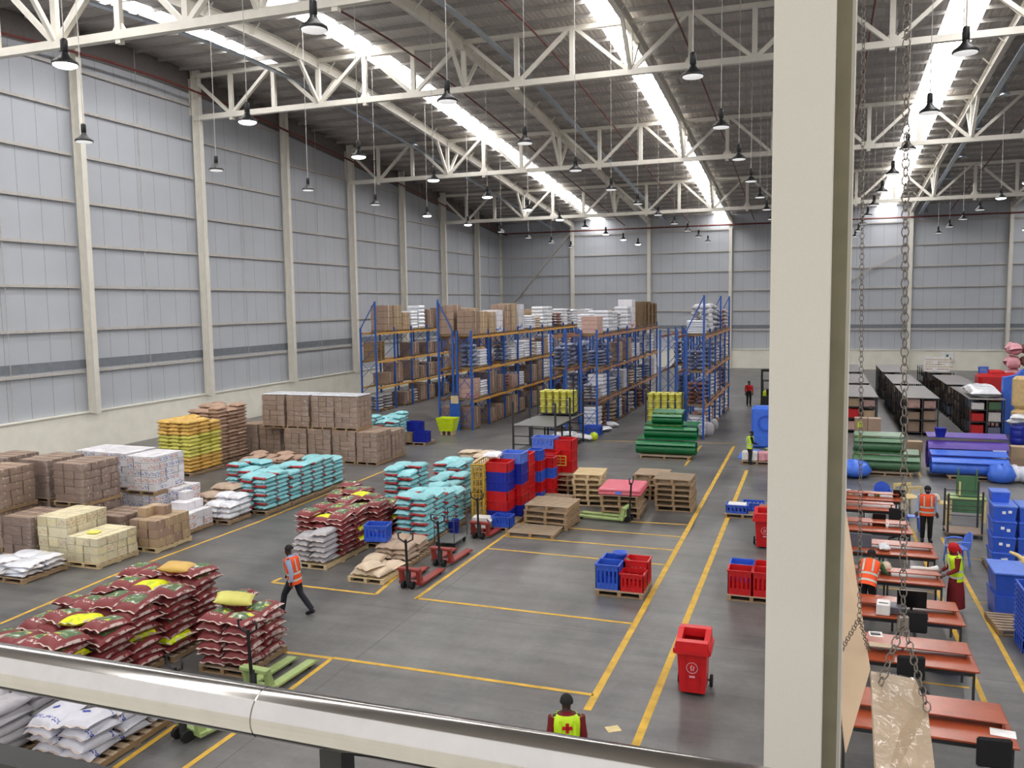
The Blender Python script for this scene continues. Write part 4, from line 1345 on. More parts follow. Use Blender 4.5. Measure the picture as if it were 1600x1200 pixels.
rack(-29.2, -28.05, 51.0, 9, 'blue pallet rack standing against the side wall', 'r')
rack(-20.65, -19.75, 45.0, 11, 'blue pallet rack back to back, its tall end post toward the wall', 'l')
rack(-19.5, -18.6, 45.0, 11, 'blue pallet rack back to back, with yellow signs at its end')
rack(-14.15, -13.25, 46.0, 7, 'blue pallet rack in the dense middle block, wall side', None, 'rack_brown')
rack(-12.35, -11.45, 45.9, 7, 'blue pallet rack in the dense middle block, aisle side', None, 'rack_brown')
rack(-7.9, -7.0, 45.7, 4, 'blue empty-topped pallet rack behind the yellow buckets', None, 'rack_brown')
rack(-6.4, -5.5, 45.0, 5, 'blue pallet rack with tall end posts beside the yellow aisle', 'rall', 'rack_brown')
t = thing('rack_sign', 'blue end guard with cream sign between the two back-to-back racks', 'guard', (-19.62, 44.85, 0))
MB().box(-.32, -.03, 0, .32, .0, 1.75).build('guard_panel', 'rack_blue', t)
MB().box(-.24, -.045, 1.55, .24, -.03, 2.0).build('sign_plate', 'card_cream', t)
t = thing('bin_on_stand', 'lime yellow open bin on short legs at the rack end', 'bin', (-19.35, 43.2, 0))
b = MB()
r0 = [Vector((sx * .4, sy * .3, .22)) for sx, sy in ((-1, -1), (1, -1), (1, 1), (-1, 1))]
r1 = [Vector((sx * .55, sy * .42, .95)) for sx, sy in ((-1, -1), (1, -1), (1, 1), (-1, 1))]
r2 = [Vector((p.x * .95, p.y * .94, .95)) for p in r1]
r3 = [Vector((p.x * .94, p.y * .93, .26)) for p in r0]
b.loft([r0, r1, r2, r3], 0, False, True).build('tub', 'lime', t)
for sx in (-.3, 0, .3):
    MB().box(sx - .05, -.25, 0, sx + .05, .25, .23).build('foot', 'wood_pale', t)

# loads on the racks: one mesh each
LM = {}


def rload_mesh(kind):
    if kind in LM:
        return LM[kind]
    rd = random.Random(hash(kind) % 999 if False else sum(map(ord, kind)))
    b = MB()
    nm = 'rack_load'
    if kind[:3] in ('car', 'tan', 'pin', 'dar', 'whi'):
        n = (2, 3, 4)
        for i in range(n[0]):
            for j in range(n[1]):
                for k in range(n[2]):
                    e = rd.uniform(-.012, .012)
                    b.cbox(-.5 + i / n[0] + e + .004, -.5 + j / n[1] + .004, k / n[2], -.5 + (i + 1) / n[0] + e - .004, -.5 + (j + 1) / n[1] - .004, (k + 1) / n[2] - .008, .012)
        nm = 'carton_load'
    elif kind[:3] in ('sac', 'blu', 'gre', 'rus'):
        for k in range(5):
            for i in range(2):
                prof = []
                for q in range(9):
                    a = q / 8
                    prof.append((.001 + .25 * max(0, math.sin(math.pi * a)) ** .45, (k + a * .98) / 5))
                c = (-.25 + i * .5 + rd.uniform(-.03, .03), rd.uniform(-.03, .03), 0)
                n0 = len(b.v)
                b.lathe(prof, 12, c)
                b.v[n0:] = [(x, y * 1.9, z) for x, y, z in b.v[n0:]]
        nm = 'bag_load'
    elif kind[:3] == 'fil':
        for k in range(6):
            e = rd.uniform(-.03, .03)
            b.cbox(-.48 + e, -.48 - e, k / 6, .48 + e, .48 - e, (k + .97) / 6, .05)
        nm = 'wrapped_load'
    elif kind[:3] == 'wir':
        for a in (-.48, .48):
            for q in range(7):
                u = -.48 + .16 * q
                b.bar((a, u, 0), (a, u, 1), .05).bar((u, a, 0), (u, a, 1), .05)
            for z in (.03, .5, .97):
                b.bar((a, -.5, z), (a, .5, z), .05).bar((-.5, a, z), (.5, a, z), .05)
        b.bar((-.48, -.5, .03), (.48, -.5, .97), .05)
        b.cbox(-.44, -.44, .02, .44, .44, .9, .03)
        nm = 'wooden_crate'
    mt = {'car': 'card', 'tan': 'card_light', 'pin': 'card_red', 'dar': 'card_dark', 'whi': 'card_white', 'sac': 'sack_cream', 'blu': 'blue_load', 'gre': 'sack_grey', 'rus': 'rust', 'fil': 'film_white', 'wir': 'wood'}[kind[:3]]
    LM[kind] = (b.mesh(nm, mt), nm)
    return LM[kind]


KW = {'car': 'brown carton load', 'tan': 'tan carton load', 'pin': 'pinkish printed carton load', 'dar': 'dark brown carton load', 'whi': 'white carton load', 'sac': 'cream bag load', 'blu': 'slate blue wrapped load', 'gre': 'grey bag load', 'rus': 'rust brown bag load', 'fil': 'white film-wrapped load', 'wir': 'slatted wooden crate'}
LW = ['on floor', 'on first beam', 'on second beam', 'on top beam']


def rload(kind, xc, yc, lev, sx, sy, sz, where):
    me, nm = rload_mesh(kind)
    z0 = 0 if lev == 0 else LEV[lev - 1]
    place('thin_pallet', PALJ, None, (xc, yc, z0 + .002), scale=(sx, sy, 1), label='pallet %s, %s' % (LW[lev], where), cat='pallet', group='pallets on the racks')
    place(nm, me, None, (xc, yc, z0 + .123), random.uniform(-.03, .03), scale=(sx, sy, sz), label='%s %s, %s' % (KW[kind[:3]], LW[lev], where), cat='load', group='loads on the racks')


_pj = MB()
for i in range(5):
    _pj.box(-.5 + i * .22, -.5, .095, -.38 + i * .22, .5, .12)
for j in (-.46, 0, .4):
    _pj.box(-.5, j, 0, .5, j + .07, .095)
PALJ = _pj.mesh('thin_pallet', 'wood')
rr = random.Random(21)


def fill(xc, y0, bays, rname, table, dens, top=None, sx=1.0, skip=()):
    for bay in range(bays):
        for lev in range(4):
            for s_ in (0, 1):
                if (bay, lev, s_) in skip:
                    continue
                yc = y0 + bay * BAY + .72 + s_ * 1.27
                where = '%s, %s bay, %s half' % (rname, NTH[bay], 'near' if not s_ else 'far')
                if lev == 3 and top is not None:
                    q = top.get((bay, s_))
                    if q:
                        rload(q[0], xc, yc, 3, sx, q[2] if len(q) > 2 else 1.12, q[1], where)
                    continue
                if rr.random() < dens:
                    k = rr.choice(table[min(lev, len(table) - 1)])
                    rload(k, xc, yc, lev, sx, rr.uniform(1.0, 1.16), rr.uniform(.75, 1.38 if lev else 1.3), where)


fill(-28.6, 51.0, 9, 'wall rack', [['car', 'dar', 'car2', 'gre'], ['car', 'dar'], ['dar', 'dar2', 'blu']], .72,
     {(0, 0): None, (0, 1): ('car', 1.75, 1.3), (1, 0): ('tan', 1.75, 1.2), (1, 1): ('tan2', 1.2), (2, 0): ('fil', 1.3), (2, 1): ('fil2', 1.7), (3, 0): ('dar', 1.4), (4, 0): ('car', 1.5), (4, 1): ('tan', 1.3), (5, 1): ('fil', 1.2), (6, 0): ('car', 1.3)}, 1.05,
     skip={(0, 1, 0), (0, 2, 0), (0, 2, 1), (1, 2, 0), (1, 2, 1)})
for k in range(11):
    place('thin_pallet', PALJ, None, (-28.6, 51.75, 3.5 + .12 * k), scale=(1.05, 1.15, 1), label='empty pallet on the wall rack, second beam, ' + course(10 - k), cat='pallet', group='empty pallets stacked on the wall rack')
fill(-20.2, 45.0, 11, 'wall side of twin racks', [['car', 'dar'], ['dar', 'blu'], ['dar', 'gre']], .3,
     {(0, 0): ('car', 1.7), (0, 1): ('car2', 1.45), (1, 0): ('tan', 1.5), (2, 1): ('fil', 1.3), (4, 0): ('pin', 1.2), (5, 1): ('tan', 1.3), (7, 0): ('fil', 1.2)}, .95)
fill(-19.05, 45.0, 11, 'aisle side of twin racks', [['car', 'dar', 'rus', 'car2'], ['pin', 'car', 'rus', 'fil', 'dar'], ['car', 'dar', 'fil', 'sac', 'blu']], .82,
     {(0, 0): ('car', 1.35), (0, 1): ('tan', 1.3), (1, 0): ('tan2', 1.25), (1, 1): ('whi', 1.35), (2, 0): ('car', 1.7), (2, 1): ('tan', 1.75), (3, 0): ('whi2', 1.7), (4, 0): ('fil', .9), (4, 1): ('sac', .8), (5, 0): ('fil2', 1.5), (5, 1): ('fil', 1.5), (6, 1): ('rus', 1.0), (7, 0): ('fil', 1.3), (7, 1): ('gre', 1.3), (8, 0): ('fil2', 1.2), (9, 0): ('whi', 1.2), (10, 0): ('fil', 1.2)}, .95)
fill(-13.7, 46.0, 7, 'wall side middle rack', [['dar', 'gre', 'fil'], ['blu', 'gre', 'fil'], ['blu', 'fil', 'gre']], .5,
     {(0, 0): None, (2, 0): ('fil', 1.0), (3, 0): ('fil', 1.2), (5, 0): ('car', 1.2)}, .9)
fill(-11.9, 45.9, 7, 'aisle side middle rack', [['gre', 'fil', 'rus', 'sac'], ['blu', 'fil', 'sac', 'whi', 'gre'], ['blu', 'fil', 'whi', 'gre', 'car']], .78,
     {(0, 0): ('pin', .95, 1.25), (1, 0): ('fil', 1.25), (1, 1): ('fil2', 1.2), (2, 0): ('gre', 1.1), (3, 0): ('fil', 1.45), (3, 1): ('whi', 1.9), (4, 1): ('wir', 1.7), (5, 1): ('wir', 1.75), (6, 0): ('wir', 1.65), (6, 1): ('wir', 1.6)}, .95)
fill(-7.45, 45.7, 4, 'rack behind yellow buckets', [['gre', 'dar'], ['gre', 'blu'], ['blu']], .25, {}, .9)
fill(-5.95, 45.0, 5, 'rack beside yellow aisle', [['gre', 'fil', 'rus', 'sac'], ['blu', 'gre', 'fil', 'rus'], ['gre', 'blu', 'gre', 'sac']], .9,
     {(0, 0): ('fil', .7), (0, 1): ('gre', 1.5), (1, 0): ('fil2', 1.55), (1, 1): ('gre', 1.6), (2, 0): ('gre2', 1.5), (2, 1): ('blu', 1.3), (3, 0): ('gre', 1.2), (3, 1): ('rus', 1.2), (4, 0): ('gre', 1.2), (4, 1): ('gre', 1.1)}, .95)
# loose bags in front of the middle racks
hb = sack_set('film_white', 'white_plastic_bag', .75, .6, .3)
for k, (px, py) in enumerate([(890, 682), (903, 686), (916, 688), (944, 674), (955, 667), (876, 684)]):
    p = F(px, py)
    place('white_plastic_bag', hb[k % 4], None, p, random.uniform(0, 3), scale=(1.1, 1.0, 1.0), label='white plastic bag on the floor before the middle racks, ' + NTH[k] + ' of the scatter', cat='bag', group='loose white bags by the middle racks')
p = F(927, 679)
crate(p.x, p.y, 0, 'blue crate at the foot of the middle rack', 'crate_blue', .9, .7, .5)
p = F(928, 688)
MB().lathe([(.05, 0), (.2, .08), (.24, .22), (.18, .38), (.04, .44)], 14).build('yellow_ball', 'lime', None, p, label='lime yellow ball beside the blue crate at the rack foot', cat='ball')
for k, (px, py, s_) in enumerate([(1106, 681, .8), (1114, 672, .7)]):
    p = F(px, py)
    b = MB().lathe([(.25, 0), (.38, .15), (.42, .5), (.36, .85), (.2, 1.02), (.05, 1.05)], 14)
    b.build('bulk_bag', 'sack_grey', None, p, scale=(s_, s_, s_ * .9), label='bulging grey bag at the foot of the aisle rack, ' + NTH[k] + ' along', cat='bag', group='bulging grey bags')
crate(-20.05, 39.7, .14, 'tan box on the small pallet by the royal blue crates', 'card_light', .6, .7, .45, 0, False, None, 'box')
pallet(-19.6, 39.95, 0, 'small pallet under the royal blue crates by the brown block', 1.3, 1.2)
crate(-19.3, 39.75, .14, 'royal blue crate on the small pallet, nearer one', 'crate_royal', .75, .6, .55, 0, False)
crate(-20.0, 40.45, .14, 'taller royal blue crate on the small pallet, at the back', 'crate_royal', .8, .5, .95, 0, False)

# ---------------- steel platforms, bucket cages, green rolls
t = thing('steel_platform', 'dark steel stillage platform with upright posts beside the racks', 'platform', (-13.5, 37.7, 0))
for j, yy in enumerate((0, 2.5, 5.0)):
    for i, xx in enumerate((0, .95, 2.1)):
        MB().box(xx - .04, yy - .04, 0, xx + .04, yy + .04, 2.6 if i != 1 else 1.5).build('post', 'darksteel', t)
    for z in (.12, .55, .95, 1.44):
        MB().box(0, yy - .02, z, 2.1, yy + .02, z + .05).build('rung', 'darksteel', t)
MB().box(-.03, -.03, 1.46, 2.13, 5.03, 1.5).build('top_deck', 'steel_deck', t)
MB().box(-.03, -.03, .15, 2.13, 5.0, .2).build('lower_deck', 'darksteel', t)
for x in (0, 2.1):
    MB().box(x - .03, 0, 1.42, x + .03, 5.0, 1.47).box(x - .03, 0, .12, x + .03, 5.0, .17).build('side_rail', 'darksteel', t)
bk = MB().lathe([(.13, 0), (.16, .3), (.172, .305), (.172, .345), (.15, .36), (.0, .36)], 16).mesh('bucket', 'yellow')


def bucket_cage(x, y, nx, ny, nz, where, base=.15, z0=0.0):
    t = thing('bucket_cage', 'dark wire stillage ' + where, 'cage', (x, y, z0), 0)
    W_, D_, H_ = nx * .37, ny * .37, nz * .385
    for px in (-.03, W_ + .03):
        for py in (-.03, D_ + .03):
            MB().box(px - .025, py - .025, 0, px + .025, py + .025, base + H_ + .08).build('post', 'darksteel', t)
    MB().box(-.05, -.05, base - .05, W_ + .05, D_ + .05, base - .01).build('base_deck', 'darksteel', t)
    g = MB()
    for k in range(nz + 1):
        z = base + k * .385
        g.box(-.03, -.04, z - .01, W_ + .03, -.025, z + .01).box(W_ + .025, -.03, z - .01, W_ + .04, D_ + .03, z + .01)
    for i in range(nx + 1):
        g.box(i * .37 - .01, -.04, base, i * .37 + .01, -.025, base + H_)
    g.build('wire_mesh', 'darksteel', t)
    for k in range(nz):
        for i in range(nx):
            for j in range(ny):
                if k < nz - 1 and j > 0 and i < nx - 1:
                    continue
                place('bucket', bk, None, (x + (i + .5) * .37, y + (j + .5) * .37, z0 + base + k * .38), label='yellow bucket stacked %s, %s, %s in, %s rank' % (where, course(nz - 1 - k), NTH[i], NTH[j]), cat='bucket', group='yellow buckets ' + where)


bucket_cage(-8.35, 44.15, 5, 3, 4, 'behind the green rolls', .95)
for i in range(5):
    place('bucket', bk, None, (-8.35 + (i + .5) * .37, 44.4, .5), label='yellow bucket on the cage lower deck, ' + NTH[i] + ' from the wall side', cat='bucket', group='buckets on the lower deck')
MB().box(-8.4, 44.15, .42, -6.45, 45.3, .48).build('lower_deck', 'darksteel', None, label='dark steel lower deck beneath the yellow bucket cage', cat='deck')
bucket_cage(-13.4, 41.35, 5, 3, 3, 'on the steel platform', .14, 1.5)


def roll(x, y, z, L, rx, rzv, label, mat, name='rolled_sheet', turns=1.55, flap=.35, parent=None, rz=0):
    """sheet rolled up along local x: spiral section rx wide, rzv high, with a loose flap"""
    b = MB()
    n = 44
    sec = []
    for k in range(n + 1):
        a = 2 * math.pi * turns * k / n - .9
        q = .55 + .45 * k / n
        sec.append((rx * q * math.cos(a), rzv + rzv * q * math.sin(a)))
    th = .03
    outer = [Vector((0, u, w_)) for u, w_ in sec]
    inner = []
    for i, (u, w_) in enumerate(sec):
        r = math.hypot(u, w_ - rzv)
        inner.append(Vector((0, u * (1 - th / r), rzv + (w_ - rzv) * (1 - th / r))))
    xs = [-L / 2, -L / 6, L / 6, L / 2]
    for x0_, x1_ in zip(xs[:-1], xs[1:]):
        for A, fl_ in ((outer, 1), (inner, -1)):
            vs = [(x0_, p.y, p.z) for p in A] + [(x1_, p.y, p.z) for p in A]
            m_ = len(A)
            b.add(vs, [(i, i + 1, m_ + i + 1, m_ + i) for i in range(m_ - 1)], 0, True)
    for x_ in (-L / 2, L / 2):
        vs = [(x_, p.y, p.z) for p in outer] + [(x_, p.y, p.z) for p in inner]
        m_ = len(outer)
        b.add(vs, [(i, i + 1, m_ + i + 1, m_ + i) for i in range(m_ - 1)])
    zb = min(p[1] for p in sec)
    b.v = [(q0, q1, q2 - zb) for q0, q1, q2 in b.v]
    t = thing(name, label, 'roll', (x, y, z), rz)
    b.build('wound_sheet', mat, t)
    MB().add([(-L / 2, -rx * .2, 2 * rzv - .03), (L / 2, -rx * .2, 2 * rzv - .03), (L / 2 + .05, rx + flap * .3, 2 * rzv + .06), (-L / 2, rx + flap * .3, 2 * rzv + .05), (-L / 2, -rx * .2, 2 * rzv), (L / 2, -rx * .2, 2 * rzv), (L / 2 + .05, rx + flap * .3, 2 * rzv + .09), (-L / 2, rx + flap * .3, 2 * rzv + .08)],
             [(3, 2, 1, 0), (4, 5, 6, 7), (0, 1, 5, 4), (1, 2, 6, 5), (2, 3, 7, 6), (3, 0, 4, 7)]).build('loose_flap', mat, t)
    return t


pallet(-6.5, 39.4, 0, 'wide pallet under the green rolls', 2.4, 1.3)
roll(-6.5, 39.35, .14, 2.75, .55, .36, 'bottom green rolled sheet on the wide pallet', 'green_mesh')
roll(-6.35, 39.8, .84, 2.45, .5, .32, 'middle green rolled sheet on top of the bottom one', 'green_mesh')
roll(-6.55, 40.0, 1.5, 1.4, .42, .26, 'short green rolled sheet topping the green pile', 'green_mesh', flap=.9)

# ---------------- things beyond the pillar edge, up the yellow aisle
t = thing('forklift', 'yellow forklift with black mast parked far up the aisle', 'forklift', (-2.75, 56.4, 0), 0)
MB().cbox(-.55, -.2, .45, .55, 1.6, .95, .06).cbox(-.5, .9, .9, .5, 1.65, 1.35, .08).build('body', 'lime', t)
MB().cbox(-.5, -.55, .1, -.38, -.4, 2.9, .01).cbox(.38, -.55, .1, .5, -.4, 2.9, .01).box(-.5, -.5, 2.75, .5, -.42, 2.9).box(-.45, -.6, .2, .45, -.54, 1.2).build('mast', 'black', t)
for s_ in (-1, 1):
    MB().box(s_ * .25 - .05, -1.4, .06, s_ * .25 + .05, -.55, .11).build('fork', 'darksteel', t)
    for yy in (.1, 1.25):
        MB().tube([(s_ * .4, yy, .3), (s_ * .6, yy, .3)], .3, 18).build('wheel', 'rubber', t)
g = MB()
for sx in (-.45, .45):
    g.bar((sx, -.05, .9), (sx, .1, 2.1), .05).bar((sx, 1.3, 1.3), (sx, 1.0, 2.1), .05)
g.box(-.5, .05, 2.08, .5, 1.05, 2.14)
g.build('overhead_guard', 'black', t)
MB().cbox(-.25, .5, .95, .25, .95, 1.1, .03).cbox(-.25, .88, 1.0, .25, .98, 1.5, .03).build('seat', 'black', t)
c = F(1190, 700)
t = thing('plastic_water_tank', 'tall bright blue plastic tank standing beside the pillar', 'tank', (c.x, c.y + .3, 0))
MB().cbox(-.5, -.45, 0, .9, .5, 2.05, .12).build('body', 'blue_sheet', t)
g = MB()
for k in range(24):
    a, d_ = 2 * math.pi * k / 24, 2 * math.pi * (k + 1) / 24
    g.bar((.2 + .36 * math.cos(a), -.46, 1.25 + .36 * math.sin(a)), (.2 + .36 * math.cos(d_), -.46, 1.25 + .36 * math.sin(d_)), .09, .06, (0, 1, 0))
g.build('round_hatch', 'crate_blue', t)
c = F(1172, 712)
MB().cbox(-1.0, -.9, 0, 1.0, .75, .02, .01).build('blue_tarpaulin', 'blue_sheet', None, (c.x + .5, c.y, 0), label='bright blue tarpaulin spread on the floor by the tank', cat='tarpaulin')
pallet(c.x + .45, c.y - 1.75, 0, 'pallet of small pails and packs beside the blue tarpaulin', 1.4, 1.0)
for k, (dx, dy, mt, wd) in enumerate([(-.5, -.2, 'white_plastic', 'white pack'), (-.15, -.25, 'white_plastic', 'second white pack'), (.2, -.2, 'pink_pale', 'pale pink pack'), (.45, -.1, 'pink_pale', 'second pale pink pack'), (-.1, .2, 'crate_sky', 'pale blue pack')]):
    MB().cbox(-.16, -.2, 0, .16, .2, .42, .05).build('small_pack', mt, None, (c.x + .45 + dx, c.y - 1.75 + dy, .14), label=wd + ' on the pallet beside the blue tarpaulin', cat='pack')
MB().lathe([(.2, 0), (.25, .45), (.27, .46), (.0, .48)], 16).build('pale_pail', 'jack_green', None, (c.x + .95, c.y - 1.3, .14), label='pale green pail on the pallet by the tarpaulin', cat='pail')


# ================================================================ SHELVES, DESKS AND BOXES PAST THE PILLAR
def shelving(x0, x1, y0, y1, label):
    t = thing('steel_shelving', label, 'shelf', (x0, y0, 0), 0, 'grey-topped steel shelving blocks')
    W_, D_ = x1 - x0, y1 - y0
    n = max(2, round(D_ / 1.2))
    for j in range(n + 1):
        p = MB()
        for x in (0, W_ / 2, W_):
            p.box(x - .03, j * D_ / n - .03, 0, x + .03, j * D_ / n + .03, 1.97)
        p.build('upright', 'darksteel', t)
    for z in (.12, .78, 1.4):
        MB().box(0, 0, z, W_, D_, z + .035).build('shelf_board', 'darksteel', t)
    MB().cbox(-.06, -.05, 1.965, W_ + .06, D_ + .05, 2.0, .006).build('top_sheet', 'shelf_top', t)
    MB().box(W_ / 2 - .01, 0, .12, W_ / 2 + .01, D_, 1.95).build('back_panel', 'darksteel', t)
    return t


RW = [('nearest the pillar'.replace('nearest', 'next to'), 1.6, 3.15), ('middle', 4.6, 6.1), ('outer', 7.6, 9.15)]
UY = [(49.2, 56.0), (57.4, 64.4), (66.5, 73.8)]
rs = random.Random(5)
cmesh = {k: MB().cbox(-.5, -.5, 0, .5, .5, 1, .02).mesh('stored_carton', k) for k in ('card', 'card_light', 'card_red', 'crate_red', 'dark_load', 'blue_load', 'white_plastic', 'rust', 'green_dull')}
for wd, x0, x1 in RW:
    wd2 = {'next to the pillar': 'pillar row', 'middle': 'middle row', 'outer': 'outer row'}[wd]
    for u, (a, c) in enumerate(UY):
        shelving(x0, x1, a, c, 'dark steel shelving with grey top, %s, %s block' % (wd2, ['front', 'second', 'last'][u]))
        n = max(2, round((c - a) / 1.2))
        for j in range(n):
            for lv, z in enumerate((.158, .818, 1.438)):
                if u == 2 and rs.random() < .5:
                    continue
                cells = [0, 1] if j == 0 else [0]
                for s_ in cells:
                    if rs.random() < .12 and j:
                        continue
                    k = rs.choice(['card', 'card_light', 'dark_load', 'rust', 'dark_load', 'blue_load']) if j or u else (['card', 'card', 'card_red'] if wd == 'middle' else ['card_red', 'crate_red', 'card_light'])[lv if wd == 'middle' else (lv + s_) % 3]
                    if wd == 'outer' and u == 0 and j == 0:
                        k = [['crate_red', 'crate_red', 'white_plastic'], ['blue_load', 'white_plastic', 'green_dull']][s_][lv]
                    hgt = rs.uniform(.34, .5)
                    if wd == 'middle' and u == 0 and j == 0 and lv == 0:
                        hgt = .56
                    xx = x0 + (x1 - x0) * (.25 + .5 * s_) + (0 if j == 0 else -.02)
                    lw = ['bottom shelf', 'middle shelf', 'upper shelf'][lv]
                    place('stored_carton', cmesh[k], None, (xx, a + (j + .5) * (c - a) / n, z), scale=(.58, .75, hgt),
                          label='%s, %s, %s, %s block, %s bay%s' % ({'card': 'brown carton', 'card_light': 'tan carton', 'card_red': 'pinkish carton', 'crate_red': 'red bundle', 'dark_load': 'dark bundle', 'blue_load': 'blue-grey bundle', 'white_plastic': 'white pack', 'rust': 'rust bundle', 'green_dull': 'green cloth'}[k], lw, wd2, ['front', 'second', 'last'][u], NTH[j], ', far half' if s_ else ''), cat='carton', group='goods stored on the steel shelving')
for i in range(3):
    place('white_sack', sack_set('film_white', 'white_sack', 1.3, .8, .3)[i], None, (8.4 + .02 * i, 50.2 + .95 * i, 2.0 + .04 * i), rot=(0, .0, .1 * i), scale=(1.15, 1.35, 1.5), label='white sack on top of the outer shelving, ' + ['front', 'middle', 'back'][i] + ' one', cat='sack', group='white sacks on the outer shelving')
t = thing('notice_board', 'white board with red writing standing on the last outer shelving', 'board', (8.15, 67.3, 2.0))
MB().cbox(-.85, -.03, 0, .85, .03, 1.05, .01).build('panel', 'paper', t)
b = MB()
for r_ in range(5):
    for q in range(2):
        x = -.72 + q * .78
        for s_ in range(5):
            w_ = .07 + .05 * ((r_ * 7 + s_ * 3 + q) % 3)
            b.box(x, -.036, .14 + r_ * .17, x + w_, -.03, .21 + r_ * .17)
            x += w_ + .03
b.build('writing', 'card_red', t)
p = EYE + ray(1480, 558) * ((YB - .275) / ray(1480, 558).y)
t = thing('safety_sign', 'white safety sign with green symbol on the far wall', 'sign', p)
MB().cbox(-.55, -.02, -.5, .55, .02, .5, .01).build('plate', 'paper', t)
b = MB()
for dx, dz in ((0, .14), (-.22, -.12), (.22, -.12)):
    b.lathe([(.001, 0), (.13, .02), (.13, .04), (.001, .06)], 10, (0, 0, 0))
    for i in range(len(b.v) - 40, len(b.v)):
        x, y_, z_ = b.v[i]
        b.v[i] = (x + dx, -.02 - z_ * .3, y_ + dz)
b.build('symbol', 'green_sign', t)
# upright mattresses, red heap, drum and bundles at the outer side
t = thing('upright_mattress', 'tan cushion slab standing on end at the outer edge', 'mattress', (9.85, 48.5, 0), .1)
for k in range(2):
    MB().cbox(-.5, -.3, k * 1.65, .7, .3, k * 1.65 + 1.63, .16).build('cushion', 'bed_tan', t)
t = thing('blue_slab', 'tall bright blue plastic slab leaning behind the tan cushion', 'slab', (9.95, 51.0, 0), .05)
MB().prism([(-.6, 0), (.6, 0), (.6, 3.2), (.3, 3.45), (.05, 3.15), (-.6, 3.0)], -.2, .2).build('panel', 'blue_sheet', t)
t = thing('red_heap', 'heap of goods covered in bright red plastic behind the shelving', 'heap', (10.35, 59.0, 0))
MB().cbox(-.95, -.8, 0, 1.3, .8, 2.6, .2).build('red_cover', 'crate_red', t)
MB().cbox(-.4, -.6, 2.5, .5, .6, 2.78, .1).build('top_fold', 'crate_red', t)
crate(9.75, 59.0, 2.58, 'small blue basket with red rim on the red heap', 'crate_sky', .5, .4, .4)
c = F(1590, 694)
t = thing('blue_drum', 'royal blue plastic drum at the outer edge past the purple roll', 'drum', c)
MB().lathe([(.28, 0), (.34, .05), (.36, .3), (.34, .33), (.36, .36), (.36, .68), (.34, .71), (.36, .74), (.33, .95), (.0, .97)], 20).build('barrel', 'crate_royal', t)
MB().tube([(.2, 0, .97), (.2, 0, 1.0)], .05, 10).build('bung', 'crate_royal', t)
for i in range(2):
    place('white_sack', sack_set('film_white', 'white_sack', 1.3, .8, .3)[i], None, (c.x, c.y + .1, .97 + .24 * i), rot=(0, 0, .3 + i), scale=(.7, .8, .9), label='white sack lying on the blue drum, ' + ['lower', 'upper'][i], cat='sack')
for k in range(18):
    lv, i = k // 6, k % 6
    place('pink_bundle', sack_set('film_white', 'white_sack', 1.3, .8, .3)[k % 4], None, (11.75 + (i % 3) * .85, 60.6 + (i // 3) * .9, 2.0 + lv * .8 + rs.uniform(-.05, .05)), rot=(rs.uniform(-.2, .2), rs.uniform(-.2, .2), rs.uniform(0, 3)), scale=(.6, .95, 2.3),
          label='pinkish bundle on the outer pile, %s, %s' % (course(2 - lv), ['front inner', 'front middle', 'front outer', 'back inner', 'back middle', 'back outer'][i]), cat='bundle', group='pinkish bundles on the outer pile').data = (SKP := globals().get('SKP') or [sack_mesh('pink_bundle', 91, 1.3, .8, .3, 'pink_pale'), sack_mesh('pink_bundle', 92, 1.3, .8, .3, 'rust')])[k % 3 % 2]
MB().cbox(11.35, 60.1, 0, 14.0, 62.1, 2.0, .05).build('dark_crate', 'dark_load', None, label='large dark crate carrying the pinkish bundles', cat='crate')

# rolls on the floor behind the desks
pallet(2.75, 37.95, 0, 'pallet under the faded green rolls', 2.1, 1.2)
roll(2.8, 37.9, .14, 2.5, .6, .36, 'lower faded green rolled sheet on a pallet behind the desks', 'green_dull')
roll(2.55, 38.3, .86, 1.9, .5, .33, 'upper faded green rolled sheet on top of another', 'green_dull')
pallet(6.0, 37.9, 0, 'pallet under the bright blue roll', 1.9, 1.1)
roll(5.85, 37.75, .14, 2.75, .55, .4, 'bright blue rolled sheet in front of the purple one', 'blue_sheet')
pallet(5.95, 39.2, 0, 'pallet under the purple roll', 2.2, 1.2)
pr = roll(5.95, 39.1, .14, 2.95, .62, .66, 'long purple rolled sheet behind the bright blue one', 'purple')
MB().box(-.24, -.01, 0, .24, .01, .42).build('paper_label', 'paper', pr, (1.1, -.63, .5))
MB().lathe([(.17, 0), (.24, .36), (.26, .37), (.23, .36), (.16, .03)], 18).build('blue_tub', 'crate_royal', None, (4.95, 39.0, 1.47), label='royal blue tub standing on the purple roll', cat='tub')
for k, (x, yy, z, mt, s_) in enumerate([(6.9, 37.2, 0, 'blue_sheet', .55), (7.4, 37.6, 0, 'film_white', .5), (7.9, 37.4, 0, 'film_white', .5)]):
    b = MB().lathe([(.2, 0), (.5, .1), (.62, .4), (.45, .75), (.1, .85)], 14)
    rd = random.Random(k)
    b.v = [(x_ * rd.uniform(.9, 1.12), y_ * rd.uniform(.85, 1.1), z_ * rd.uniform(.9, 1.1)) for x_, y_, z_ in b.v]
    b.build('crumpled_bundle', mt, None, (x, yy, z), scale=(s_ * 1.5, s_ * 1.3, s_ * 1.5), label=['crumpled bright blue sheet bundle at the roll end', 'white plastic bundle beyond the blue roll', 'outermost white plastic bundle by blue roll'][k], cat='bundle')
